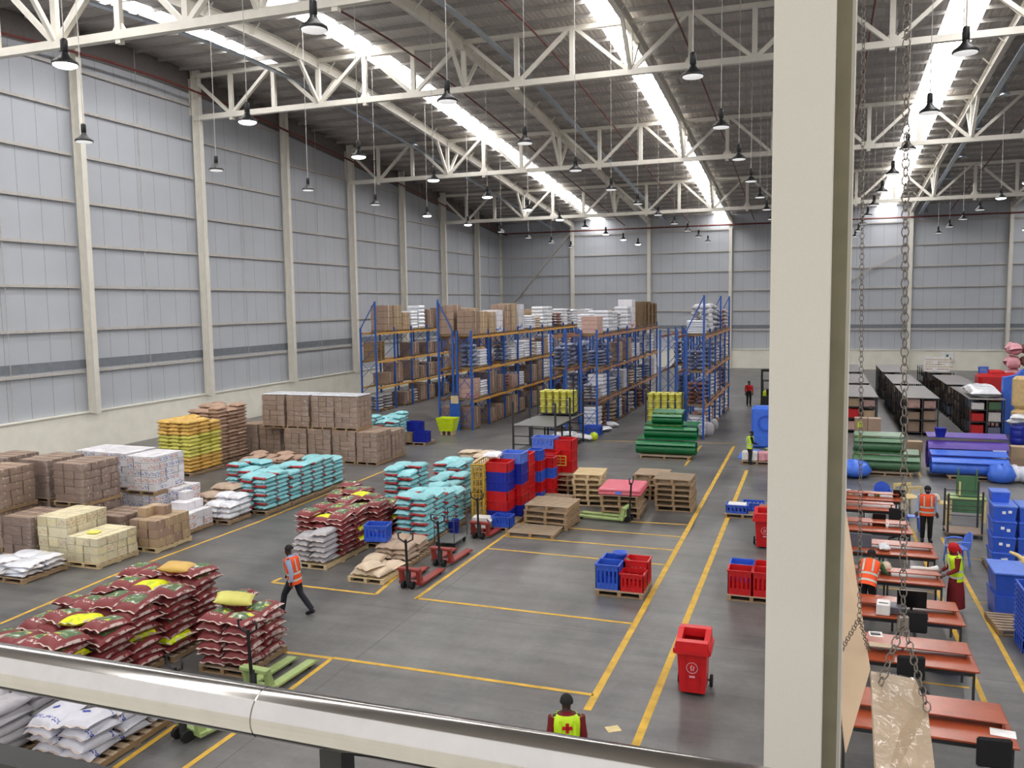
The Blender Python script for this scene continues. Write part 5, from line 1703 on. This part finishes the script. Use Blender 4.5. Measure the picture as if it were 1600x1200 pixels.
for k, (x, yy, z, h_, mt, wd) in enumerate([(7.9, 39.6, 0, .6, 'card', 'lower carton beyond the purple roll'), (7.95, 39.6, .6, .5, 'card_light', 'upper carton beyond the purple roll'), (8.6, 39.8, 0, .9, 'card', 'outer carton beyond the purple roll'), (4.05, 40.3, 0, .6, 'card', 'lower carton between green and purple rolls'), (4.1, 40.3, .6, .45, 'card_light', 'upper carton between green and purple rolls')]):
    place('stored_carton', cmesh[mt], None, (x, yy, z), rs.uniform(-.1, .1), scale=(.62, .5, h_), label='brown ' + wd, cat='carton')
for k in range(6):
    t = place('labelled_carton', cmesh['card'], None, (2.0 + (k % 2) * .56, 41.6, (k // 2) * .62), rs.uniform(-.04, .04), scale=(.54, .55, .6), label='brown carton with yellow label, %s column, %s' % (['pillar-side', 'outer'][k % 2], course(2 - k // 2)), cat='carton', group='cartons with yellow labels')
    if k % 2 == 0:
        MB().box(-.3, -.52, .3, .1, -.505, .75).build('label_sticker', 'lime', t)
b = MB().lathe([(.3, 0), (.6, .1), (.7, .3), (.5, .6), (.1, .7)], 14)
b.build('crumpled_bundle', 'blue_sheet', None, (1.55, 37.0, 0), label='crumpled blue sheet heap beside the faded green rolls', cat='bundle')

# ---------------- desks
def desk(y0, y1, xr, n, xl=.45):
    t = thing('double_desk', 'red-brown double-sided desk, %s of the rank from the balcony' % NTH[n], 'desk', (xl, y0, 0), 0, 'red-brown desks')
    L, D = xr - xl, y1 - y0
    MB().cbox(0, 0, .71, L, D, .75, .008).build('desk_top', 'desk', t)
    s0, s1 = D * .36, D * .64
    lg = MB().cbox(0, s0, .835, L - .06, s1, .86, .006)
    for x in (.05, L / 2, L - .12):
        lg.box(x - .012, s0 + .03, .75, x + .012, s1 - .03, .835)
    lg.build('raised_ledge', 'desk', t)
    for x in (.06, L / 2, L - .08):
        for y_ in (.08, D - .08):
            MB().box(x - .02, y_ - .02, 0, x + .02, y_ + .02, .71).build('leg', 'darksteel', t)
    for y_ in (.07, D - .09):
        MB().box(.06, y_, .62, L - .06, y_ + .02, .7).build('frame_rail', 'darksteel', t)
    return t


DK = [(13.4, 14.85, 2.87), (16.05, 17.4, 2.78), (18.35, 19.72, 2.9), (20.8, 21.9, 2.86), (23.05, 24.45, 2.98), (25.3, 26.8, 2.62), (27.9, 29.0, 2.42), (29.35, 30.6, 2.7)]
for n, (a, c, xr) in enumerate(DK):
    desk(a, c, xr, n)


def monitor(p, rz, label, w_=.52, h_=.33, mt='screen'):
    t = thing('computer_monitor', label, 'monitor', p, rz)
    MB().cbox(-w_ / 2, -.02, .12, w_ / 2, .02, .12 + h_, .008).build('screen', mt, t)
    MB().cbox(-.13, -.09, 0, .13, .09, .015, .005).bar((0, .02, .01), (0, .02, .25), .05).build('stand', 'black', t)
    return t


def on(px, py, z=.75):
    return F(px, py, z)


monitor(on(1424, 958), .05, 'black monitor on the third desk facing away', .56, .36)
monitor(on(1343, 862), -.1, 'dark grey monitor at the pillar end of the fifth desk', .56, .36, 'grey_plastic')
p = on(1380, 958)
t = thing('desk_printer', 'white printer on the third desk beside the monitor', 'printer', p, -.1)
MB().cbox(-.13, -.17, 0, .13, .17, .24, .02).build('body', 'white_plastic', t)
MB().box(-.09, -.1, .241, .09, -.05, .245).build('paper_slot', 'black', t)
p = on(1400, 957)
MB().cbox(-.17, -.17, 0, .17, .17, .17, .02).build('grey_box', 'grey_plastic', None, p, label='grey box between printer and black monitor', cat='box')
b = MB().cbox(-.22, -.075, 0, .22, .075, .018, .005)
for i in range(4):
    for j in range(12):
        b.box(-.2 + j * .034, -.06 + i * .032, .018, -.172 + j * .034, -.034 + i * .032, .024)
b.build('keyboard', 'black', None, on(1432, 964), -.05, label='black keyboard in front of the black monitor', cat='keyboard')
t = thing('desk_phone', 'white desk machine with dark display on the second desk', 'telephone', on(1369, 999), .1)
MB().prism([(-.14, 0), (.14, 0), (.14, .1), (-.14, .05)], -.12, .12, 0).build('body', 'white_plastic', t)
MB().box(-.09, .02, .075, .08, .1, .1).build('display', 'screen', t)
for k in range(3):
    MB().cbox(-.24, -.09, 0, .2, .09, .012, .003).build('paper_sheet', 'board', None, on(1380, 1009, .862 + .012 * k), .1 * k - .1, label='tan papers on the second desk ledge, ' + ['lowest', 'middle', 'upper'][k] + ' sheet', cat='paper', group='tan papers')
MB().cbox(-.17, -.12, 0, .17, .12, .008, .003).build('paper_sheet', 'paper', None, on(1567, 1146), -.12, label='white sheet of paper on the front desk', cat='paper')
sacks('sack_cream', 'cloth_bag', 'bag', 'cream cloth bag', 'on the fourth desk by bent worker', on(1381, 893).x - .1, on(1381, 893).y - .1, .75, [[1]], .34, .26, .2)
MB().tube([(-.3, 0, .05), (-.1, .03, .05), (.1, .0, .05), (.3, .06, .06)], [.045, .05, .04, .07], 10).build('rolled_paper', 'paper', None, on(1444, 892, .75), .1, label='crumpled white paper roll on the fourth desk', cat='paper')
MB().cbox(-.15, -.05, 0, .15, .05, .012, .004).build('yellow_folder', 'yellow', None, on(1450, 896), .05, label='yellow folder under the white paper roll', cat='folder')
sacks('film_white', 'clear_bag', 'bag', 'clear plastic bag', 'on the fifth desk', on(1380, 860).x - .12, on(1380, 860).y - .1, .75, [[1]], .36, .28, .16)


def laptop(p, rz, label):
    t = thing('laptop', label, 'laptop', p, rz)
    MB().cbox(-.18, -.13, 0, .18, .13, .018, .004).build('base', 'grey_plastic', t)
    MB().bar((0, .13, .01), (0, .2, .24), .36, .012, (0, 1, 0)).build('lid', 'black', t)


laptop(on(1373, 813, .75), math.pi, 'open dark laptop on the sixth desk')
laptop(on(1404, 775, .75), math.pi, 'open black laptop at the end of the last desk')
MB().lathe([(.03, 0), (.045, .11), (.04, .11), (.028, .01)], 12).build('cup', 'white_plastic', None, on(1386, 824, .75), label='white cup on the sixth desk', cat='cup')
for k, (px, py, mt, wd) in enumerate([(1325, 768, 'white_plastic', 'white packet'), (1329, 773, 'card_cream', 'cream packet'), (1352, 772, 'pink', 'pink packet'), (1370, 775, 'jack_green', 'pale green packet')]):
    MB().cbox(-.09, -.06, 0, .09, .06, .08, .02).build('packet', mt, None, on(px, py), .3 * k, label=wd + ' on the last desk of the rank', cat='packet')


def office_chair(p, rz, label):
    t = thing('office_chair', label, 'chair', p, rz)
    MB().cbox(-.24, -.24, .42, .24, .24, .5, .03).build('seat', 'black_cloth', t)
    MB().cbox(-.23, -.29, .58, .23, -.22, 1.02, .03).build('backrest', 'black_cloth', t)
    MB().bar((0, -.23, .46), (0, -.29, .62), .06).tube([(0, 0, .12), (0, 0, .43)], .03, 8).build('column_post', 'black', t)
    for k in range(5):
        a = 2 * math.pi * k / 5
        MB().bar((0, 0, .12), (.28 * math.cos(a), .28 * math.sin(a), .07), .04).tube([(.28 * math.cos(a) - .015, .28 * math.sin(a), .035), (.28 * math.cos(a) + .015, .28 * math.sin(a), .035)], .034, 8).build('leg', 'black', t)


q = F(1440, 1010)
office_chair((1.95, 17.85, 0), math.pi, 'black office chair between the second and third desks')
office_chair((2.5, 12.8, 0), math.pi + .1, 'black office chair in front of the front desk')
office_chair((2.45, 27.35, 0), -.4, 'black office chair behind the sixth desk')
office_chair((1.7, 15.5, 0), 3.3, 'black office chair between the front two desks')
c = F(1488, 1003)
MB().lathe([(.22, 0), (.34, .3), (.36, .31), (.33, .3), (.2, .03)], 20).build('plastic_basin', 'crate_blue', None, (2.55, 17.85, 0), label='blue basin of papers on the floor between desks', cat='basin')


def plastic_chair(p, rz, label, mt='crate_sky'):
    """one-piece garden chair, back toward local -y"""
    t = thing('plastic_chair', label, 'chair', p, rz)
    MB().cbox(-.23, -.22, .42, .23, .24, .455, .015).build('seat', mt, t)
    rings = []
    for u in range(9):
        a = math.pi * (u / 8)
        x, y_ = -.26 * math.cos(a), -.2 - .1 * math.sin(a)
        h_ = .62 + .26 * math.sin(a)
        rings.append([Vector((x, y_, .44)), Vector((x * 1.06, y_ - .05, h_)), Vector((x * .98, y_ - .035, h_)), Vector((x * .92, y_ + .02, .44))])
    MB().loft(rings, 0, False).build('backrest', mt, t)
    for s_ in (-1, 1):
        MB().tube([(s_ * .26, -.22, .64), (s_ * .29, 0, .66), (s_ * .27, .2, .63), (s_ * .25, .22, .45)], .026, 8).build('armrest', mt, t)
        for yy in (-.2, .2):
            MB().tube([(s_ * .21, yy, .43), (s_ * .25, yy * 1.25, 0)], [.035, .025], 8).build('leg', mt, t)


plastic_chair((3.72, 25.35, 0), math.pi / 2 + .2, 'pale blue plastic chair near the blue storage boxes')
plastic_chair((2.25, 31.5, 0), math.pi, 'pale blue plastic chair behind the last desk', 'crate_blue')
t = thing('plastic_stool', 'pale blue plastic stool behind the sixth desk', 'stool', (2.95, 28.7, 0))
MB().cbox(-.17, -.17, .43, .17, .17, .46, .02).build('seat', 'crate_sky', t)
for sx in (-.14, .14):
    for sy in (-.14, .14):
        MB().tube([(sx, sy, .44), (sx * 1.3, sy * 1.3, 0)], [.03, .024], 6).build('leg', 'crate_sky', t)

# ---------------- blue boxes and the metal trolley at the outer aisle
pallet(5.05, 25.15, 0, 'pallet under the blue storage boxes', 1.35, 1.1)
bxm = MB()
r_ = lambda s, z: [Vector((sx * .27 * s, sy * .4 * s, z)) for sx, sy in ((-1, -1), (1, -1), (1, 1), (-1, 1))]
bxm.loft([r_(.9, 0), r_(1, .36)], 0, False)
bxm = bxm.mesh('tub', 'crate_blue')
lidm = MB().cbox(-.285, -.415, .36, .285, .415, .42, .012).mesh('lid', 'crate_sky')
lidb = MB().cbox(-.285, -.415, .36, .285, .415, .42, .012).mesh('lid', 'crate_blue')
stm = MB().box(-.04, -.405, .17, .04, -.385, .24).mesh('sticker', 'paper')
for cidx, x in enumerate((4.72, 5.31)):
    for k in range(4 + (cidx == 0)):
        sc = (.8, .6, .7) if k == 4 else (1, 1, 1)
        t = thing('storage_box', 'blue lidded storage box, %s column, %s' % (['desk-side', 'outer'][cidx], course((4 if cidx == 0 else 3) - k)), 'box', (x - (.06 if k == 4 else 0), 25.1 + (.18 if k == 4 else 0), .14 + k * .42), rs.uniform(-.02, .02), 'blue lidded storage boxes')
        t.scale = sc
        place('tub', bxm, t)
        place('lid', lidm if k >= 3 else lidb, t)
        if k < 4:
            for q in (-.06, .07):
                place('sticker', stm, t, (q + rs.uniform(-.02, .05), 0, rs.uniform(-.03, .05)))
for k in range(2):
    t = thing('storage_bin', 'tall blue bin behind the floor pallet, ' + ['lower', 'upper'][k], 'bin', (4.22, 21.6, k * .53))
    MB().loft([[p * 1 for p in r_(1.1, 0)], r_(1.25, .53)], 0, False).build('tub', 'crate_blue', t)
    if k:
        MB().cbox(-.37, -.54, .5, .37, .54, .56, .015).build('lid', 'crate_sky', t)
t = thing('storage_bin', 'blue bin carrying the straw-coloured gourd', 'bin', (4.86, 22.45, 0))
MB().loft([r_(1.0, 0), r_(1.1, .62)], 0, False).build('tub', 'crate_blue', t)
t = thing('gourd', 'straw-coloured gourd with a long neck on a blue bin', 'gourd', (4.84, 22.3, .62))
MB().lathe([(.05, 0), (.2, .05), (.28, .22), (.26, .42), (.14, .58), (.05, .62)], 18).build('body', 'gourd', t)
MB().tube([(-.12, 0, .42), (-.3, 0, .56), (-.46, .02, .62)], [.06, .045, .03], 10).build('neck', 'gourd', t)
for k in range(11):
    crate(4.42, 19.55, k * .1, 'blue crate in the nested stack at the picture edge, ' + course(10 - k), 'crate_blue', .72, .8, .3, 0, False, 'nested blue crates', 'nested_crate')
pallet(4.22, 20.62, 0, 'weathered pallet on the floor below the blue bins', .95, 1.1, .08)
t = thing('metal_trolley', 'dark steel frame trolley by the green school desk', 'trolley', (3.85, 28.1, 0))
for x, yy, h_ in ((0, 0, 1.35), (.92, 0, 1.45), (0, .8, 1.35), (.92, .8, 1.6)):
    MB().box(x - .025, yy - .025, .1, x + .025, yy + .025, h_).tube([(x - .02, yy, .06), (x + .02, yy, .06)], .06, 10).build('post', 'darksteel', t)
MB().cbox(-.03, -.03, .12, .95, .83, .17, .006).build('deck', 'card_dark', t)
g = MB()
for z in (.7, 1.0, 1.3):
    g.tube([(0, 0, z), (.92, 0, z)], .012, 6).tube([(0, .8, z), (.92, .8, z)], .012, 6)
g.build('side_rail', 'darksteel', t)
t = thing('school_desk', 'green school desk with pale timber legs behind the trolley', 'desk', (4.7, 30.6, 0))
MB().cbox(-.55, -.4, .74, .55, .4, .78, .008).build('desk_top', 'jack_green', t)
MB().box(-.45, -.36, .3, .45, -.33, .74).build('front_panel', 'green_dull', t)
for sx in (-.5, .5):
    for sy in (-.34, .34):
        MB().box(sx - .03, sy - .03, 0, sx + .03, sy + .03, .74).build('leg', 'pale_wood', t)
t = thing('school_chair', 'green school chair turned upside down on the green desk', 'chair', (4.75, 30.6, .78))
MB().cbox(-.3, -.25, 0, .3, .25, .05, .01).build('seat', 'green_dull', t)
MB().box(-.32, .2, .0, .32, .24, .62).build('backrest', 'green_dull', t)
for sx in (-.27, .27):
    for sy in (-.2, .2):
        MB().box(sx - .025, sy - .025, .05, sx + .025, sy + .025, .85 if sy > 0 else .5).build('leg', 'green_dull' if sy > 0 else 'pale_wood', t)
t = thing('pale_timber_frame', 'pale timber chair frame behind the orange-vested worker', 'frame', (3.05, 31.6, 0), .5)
for sx in (-.3, .3):
    for sy in (-.3, .3):
        MB().box(sx - .025, sy - .025, 0, sx + .025, sy + .025, .8).build('leg', 'pale_wood', t)
MB().cbox(-.35, -.35, .42, .35, .35, .46, .01).build('seat', 'pale_wood', t)
MB().box(-.33, -.33, .75, .33, -.28, .85).box(-.33, .28, .75, .33, .33, .85).build('top_rail', 'pale_wood', t)
sacks('sack_cream', 'cloth_bag', 'bag', 'cream cloth bag', 'on the trolley side table', 3.55, 29.6, .72, [[1]], .4, .3, .22)
t = thing('small_table', 'pale timber stand behind the orange-vested worker', 'stand', (3.75, 29.75, 0))
MB().box(-.3, -.25, .68, .3, .25, .72).box(-.28, -.23, 0, -.22, .23, .68).box(.22, -.23, 0, .28, .23, .68).build('stand_frame', 'pale_wood', t)


# ================================================================ PEOPLE
def skin_mesh(name, V, E, R, mat, parent, root=0, sub=1):
    me = bpy.data.meshes.new(name)
    me.from_pydata([tuple(v) for v in V], E, [])
    me.materials.append(M[mat])
    o = place(name, me, parent)
    o.modifiers.new('Skin', 'SKIN').use_smooth_shade = True
    for i, r in enumerate(R):
        sv = me.skin_vertices[0].data[i]
        sv.radius = (r, r) if not isinstance(r, tuple) else r
        sv.use_root = i == root
    o.modifiers.new('Subdivision', 'SUBSURF').levels = sub
    o.modifiers[-1].render_levels = sub
    return o


def ellipse(c, u, v, ru, rv, n=18):
    return [c + u * (ru * math.cos(2 * math.pi * k / n)) + v * (rv * math.sin(2 * math.pi * k / n)) for k in range(n)]


def person(label, p, head, pose, top='shirt_blue', legs='navy', vest=None, hair='hair', sleeve=True, skirt=None, scarf=False, emblem=False, S=1.0, shoes='black'):
    t = thing('person', label, 'person', p, math.atan2(-head[0], head[1]))
    t.scale = (S, S, S)
    J = dict(pel=(0, 0, .96), wai=(0, 0, 1.1), che=(0, .01, 1.30), nec=(0, 0, 1.46), chin=(0, .045, 1.53), hd=(0, .02, 1.61), crn=(0, 0, 1.67), tw=0,
             hL=(-.09, 0, .92), kL=(-.1, .02, .5), aL=(-.1, -.02, .08), tL=(-.12, .15, .03), hR=(.09, 0, .92), kR=(.1, .02, .5), aR=(.1, -.02, .08), tR=(.12, .15, .03),
             sL=(-.185, 0, 1.41), eL=(-.24, -.03, 1.13), wL=(-.24, .05, .88), sR=(.185, 0, 1.41), eR=(.24, -.03, 1.13), wR=(.24, .05, .88))
    J.update(pose)
    J = {k: (Vector(v) if k != 'tw' else v) for k, v in J.items()}
    up = (J['nec'] - J['pel']).normalized()
    side = (J['sR'] - J['sL']).normalized()
    fw = up.cross(side).normalized()
    hup = (J['crn'] - J['nec']).normalized()
    hf = J['chin'] - J['nec']
    hf = (hf - hup * hf.dot(hup)).normalized() if hf.length > 1e-4 else fw
    hs = hf.cross(hup)
    names = ['pel', 'wai', 'che', 'nec', 'chin', 'hd', 'crn', 'hL', 'kL', 'aL', 'tL', 'hR', 'kR', 'aR', 'tR', 'sL', 'eL', 'wL', 'sR', 'eR', 'wR']
    V = [J[n] for n in names]
    R = [.12, .115, .13, .052, .062, .088, .07, .085, .055, .04, .035, .085, .055, .04, .035, .058, .042, .03, .058, .042, .03]
    ix = {n: i for i, n in enumerate(names)}
    E = [('pel', 'wai'), ('wai', 'che'), ('che', 'nec'), ('nec', 'chin'), ('chin', 'hd'), ('hd', 'crn'), ('pel', 'hL'), ('hL', 'kL'), ('kL', 'aL'), ('aL', 'tL'), ('pel', 'hR'), ('hR', 'kR'), ('kR', 'aR'), ('aR', 'tR'), ('che', 'sL'), ('sL', 'eL'), ('eL', 'wL'), ('che', 'sR'), ('sR', 'eR'), ('eR', 'wR')]
    E = [(ix[a], ix[b_]) for a, b_ in E]
    hd = J['hd']
    for q, r in ((hd + hf * .105 - hup * .015, .012), (hd + hs * .088, .016), (hd - hs * .088, .016)):      # nose, ears
        V.append(q)
        R.append(r)
        E.append((ix['hd'], len(V) - 1))
    skin_mesh('body', V, E, R, 'skin', t)
    for s_ in (-1, 1):
        MB().lathe([(.001, -.012), (.012, 0), (.001, .012)], 8, hd + hf * .083 + hs * (.032 * s_) + hup * .012).build('eye', 'white_plastic', t)
    MB().bar(hd + hf * .085 - hs * .025 - hup * .05, hd + hf * .085 + hs * .025 - hup * .05, .012).build('mouth', 'maroon', t)
    # hands: palm, four fingers, thumb
    for L, s_ in (('L', -1), ('R', 1)):
        w_, e_ = J['w' + L], J['e' + L]
        d = (w_ - e_).normalized()
        a = d.cross(fw)
        a = a.normalized() if a.length > .1 else up.copy()
        n_ = d.cross(a)
        b = MB().loft([ellipse(w_, a, n_, .026, .02, 10), ellipse(w_ + d * .05, a, n_, .042, .018, 10), ellipse(w_ + d * .095, a, n_, .04, .014, 10)])
        for k in range(4):
            o = w_ + d * .09 + a * (.03 - .02 * k)
            l = (.07, .078, .072, .056)[k]
            b.tube([o, o + d * l * .5 + n_ * .008, o + d * l * .85 + n_ * .03], [.0095, .009, .007], 6)
        b.tube([w_ + d * .03 + a * .035, w_ + d * .06 + a * .06 + n_ * .01, w_ + d * .095 + a * .062 + n_ * .025], [.012, .011, .008], 6)
        b.build('hand', 'skin', t)
    # hair or headscarf
    b = MB()
    c = hd + hup * .012
    rings = []
    for k in range(8):
        a = math.pi * (.5 + .5) * k / 7
        th = math.pi * (.52 if not scarf else .6) * (1 - k / 7)
        rr = .103 if not scarf else .122
        ctr = c + hup * (rr * 1.05 * math.cos(th)) - hf * (.012 + .02 * math.sin(th))
        rings.append(ellipse(ctr, hs, hf, max(.002, rr * .93 * math.sin(th)), max(.002, rr * 1.05 * math.sin(th)), 16))
    b.loft(rings)
    if scarf:
        b.loft([ellipse(hd - hup * .10 - hf * .02, hs, hf, .075, .085, 14), ellipse(hd - hup * .02 - hf * .02, hs, hf, .112, .115, 14), ellipse(hd + hup * .05 - hf * .02, hs, hf, .115, .12, 14)])
        b.tube([hd - hf * .11, hd - hf * .16 - hup * .04, hd - hf * .17 - hup * .16], [.05, .045, .02], 8)
    b.build('headscarf' if scarf else 'hair', hair, t, label='red headscarf' if scarf else None)
    # clothes
    pel, wai, che, nec = J['pel'], J['wai'], J['che'], J['nec']

    def torso(e, z0=0.0, n=20):
        return [ellipse(pel - up * (.06 - z0), side, fw, .175 + e, .125 + e, n), ellipse(wai, side, fw, .165 + e, .12 + e, n), ellipse(che, side, fw, .195 + e, .135 + e, n), ellipse(che + (nec - che) * .62, side, fw, .195 + e, .115 + e, n), ellipse(che + (nec - che) * .95, side, fw, .10 + e, .085 + e, n)]
    b = MB().loft(torso(0))
    for L in 'LR':
        b.tube([J['s' + L] - up * .01, J['s' + L] * .5 + J['e' + L] * .5, J['e' + L], J['e' + L] * .1 + J['w' + L] * .9] if sleeve else [J['s' + L], J['s' + L] * .5 + J['e' + L] * .5], [.078, .062, .054, .042] if sleeve else [.078, .066], 12)
    b.tube([nec - up * .02, nec + up * .025], [.075, .062], 12)
    b.build('shirt', top, t)
    b = MB()
    b.loft([ellipse(pel + up * .08, side, fw, .172, .128), ellipse(pel - up * .04, side, fw, .185, .135), ellipse((J['hL'] + J['hR']) / 2 - Vector((0, 0, .06)), side, fw, .175, .12)])
    if skirt:
        lo = (J['aL'] + J['aR']) / 2 + Vector((0, 0, .05))
        b.loft([ellipse(pel, side, fw, .18, .13), ellipse(pel * .5 + lo * .5, side, fw, .21, .19), ellipse(lo, side, fw, .22, .21)])
    for L in 'LR':
        b.tube([J['h' + L], J['h' + L] * .5 + J['k' + L] * .5, J['k' + L], J['k' + L] * .45 + J['a' + L] * .55, J['a' + L] + (J['k' + L] - J['a' + L]) * .06], [.105, .092, .072, .068, .06], 14)
    b.build('skirt' if skirt else 'trousers', legs, t)
    for L in 'LR':
        MB().tube([J['a' + L] + (J['a' + L] - J['t' + L]) * .25 - Vector((0, 0, .03)), J['a' + L] - Vector((0, 0, .025)), J['t' + L] + Vector((0, 0, .012)), J['t' + L] + (J['t' + L] - J['a' + L]) * .3 + Vector((0, 0, .02))], [.04, .052, .046, .03], 12).build('shoe', shoes, t)
    if vest:
        rg = torso(.026, -.1)
        rg = [rg[0], rg[1], rg[2], rg[3], ellipse(che + (nec - che) * .9, side, fw, .14, .10, 20)]
        MB().loft(rg, 0, True, False).build('vest', vest, t)
        for f in (.35, .85):
            c0 = rg[0]
            a_ = [x.lerp(y_, f) for x, y_ in zip(rg[0], rg[1])]
            ctr = sum(a_, Vector()) / len(a_)
            q = [ctr + (x - ctr) * 1.035 for x in a_]
            MB().loft([[x - up * .025 for x in q], [x + up * .025 for x in q]], 0, True, False).build('reflective_band', 'reflect', t)
        for s_ in (-1, 1):
            o = che + side * (.1 * s_)
            MB().bar(o + fw * .168 - up * .2, o + fw * .15 + up * .1, .04, .01, fw).bar(o - fw * .168 - up * .2, o - fw * .15 + up * .1, .04, .01, fw).build('shoulder_band', 'reflect' if not emblem else vest, t)
        if emblem:
            o = che - fw * .172 + up * .0
            MB().bar(o - up * .07, o + up * .07, .046, .012, fw).bar(o - side * .07, o + side * .07, .046, .012, fw).build('red_cross', 'red_cloth', t)
    return t


LFT = (-math.cos(YAW), -math.sin(YAW))
AWAY = (-math.sin(YAW), math.cos(YAW))
wp = F(462, 961)
person('person in orange vest and pale blue sleeves striding past the burgundy bags', (wp.x, wp.y, 0), (LFT[0] * .9 + AWAY[0] * .25, LFT[1] * .9 + AWAY[1] * .25),
       dict(pel=(0, 0, .93), wai=(0, .02, 1.07), che=(0, .05, 1.28), nec=(0, .07, 1.43), chin=(0, .135, 1.475), hd=(0, .13, 1.56), crn=(0, .115, 1.625),
            hL=(-.09, 0, .89), kL=(-.09, .22, .52), aL=(-.09, .30, .09), tL=(-.1, .46, .06), hR=(.09, 0, .89), kR=(.09, -.1, .5), aR=(.09, -.40, .12), tR=(.1, -.26, .03),
            sL=(-.185, .05, 1.38), eL=(-.23, -.06, 1.12), wL=(-.22, -.04, .86), sR=(.185, .05, 1.38), eR=(.235, .1, 1.12), wR=(.22, .27, .93)), vest='hivis_orange')
rp = F(885, 1087, 1.70)
person('person seen from behind in lime vest with red cross', (rp.x, rp.y, 0), AWAY, {}, 'maroon', 'maroon', 'hivis_lime', emblem=True)
person('person in red headscarf and lime vest standing at a desk end', (3.12, 21.3, 0), (-.95, -.2), dict(nec=(0, .06, 1.45), che=(0, .05, 1.3), chin=(0, .12, 1.49), hd=(0, .10, 1.585), crn=(0, .085, 1.65), wR=(.2, .26, .95), eR=(.23, .04, 1.12), wL=(-.2, .3, .98), eL=(-.23, .06, 1.12), sL=(-.185, .04, 1.4), sR=(.185, .04, 1.4)),
       'maroon', 'maroon', 'hivis_lime', 'red_cloth', skirt=True, scarf=True, S=.95)
person('person in orange vest standing behind the sixth desk, head bowed', (3.19, 27.45, 0), (.02, -1), dict(chin=(0, .07, 1.49), hd=(0, .06, 1.575), crn=(0, .06, 1.645), wL=(-.27, .02, .88), wR=(.27, .04, .88)), 'shirt_blue', 'black_cloth', 'hivis_orange')
person('person in orange vest bent over the fourth desk', (1.2, 20.22, 0), (.25, 1), dict(pel=(0, -.06, .93), wai=(0, .03, 1.06), che=(0, .16, 1.2), nec=(0, .27, 1.32), chin=(0, .345, 1.33), hd=(0, .345, 1.42), crn=(0, .335, 1.485), hL=(-.09, -.05, .89), hR=(.09, -.05, .89),
       sL=(-.185, .23, 1.28), sR=(.185, .23, 1.28), eL=(-.25, .36, 1.04), wL=(-.16, .55, .93), eR=(.27, .38, 1.05), wR=(.3, .6, .93)), 'green_dull', 'black_cloth', 'hivis_orange', S=1.0)
c = F(1172, 673, 1.5)
person('person in lime vest and dark clothes beside the blue tank', (c.x, c.y, 0), (.85, .4), dict(nec=(0, .05, 1.45), chin=(0, .11, 1.49), hd=(0, .10, 1.57), crn=(0, .1, 1.63), wR=(.2, .3, 1.05), eR=(.23, .06, 1.12), wL=(-.2, .3, 1.05), eL=(-.23, .06, 1.12)), 'black_cloth', 'navy', 'hivis_lime', S=.88)
c = F(1170, 634)
person('person in red jacket and dark trousers near the forklift', (c.x, c.y, 0), (.3, -1), {}, 'red_cloth', 'black_cloth')
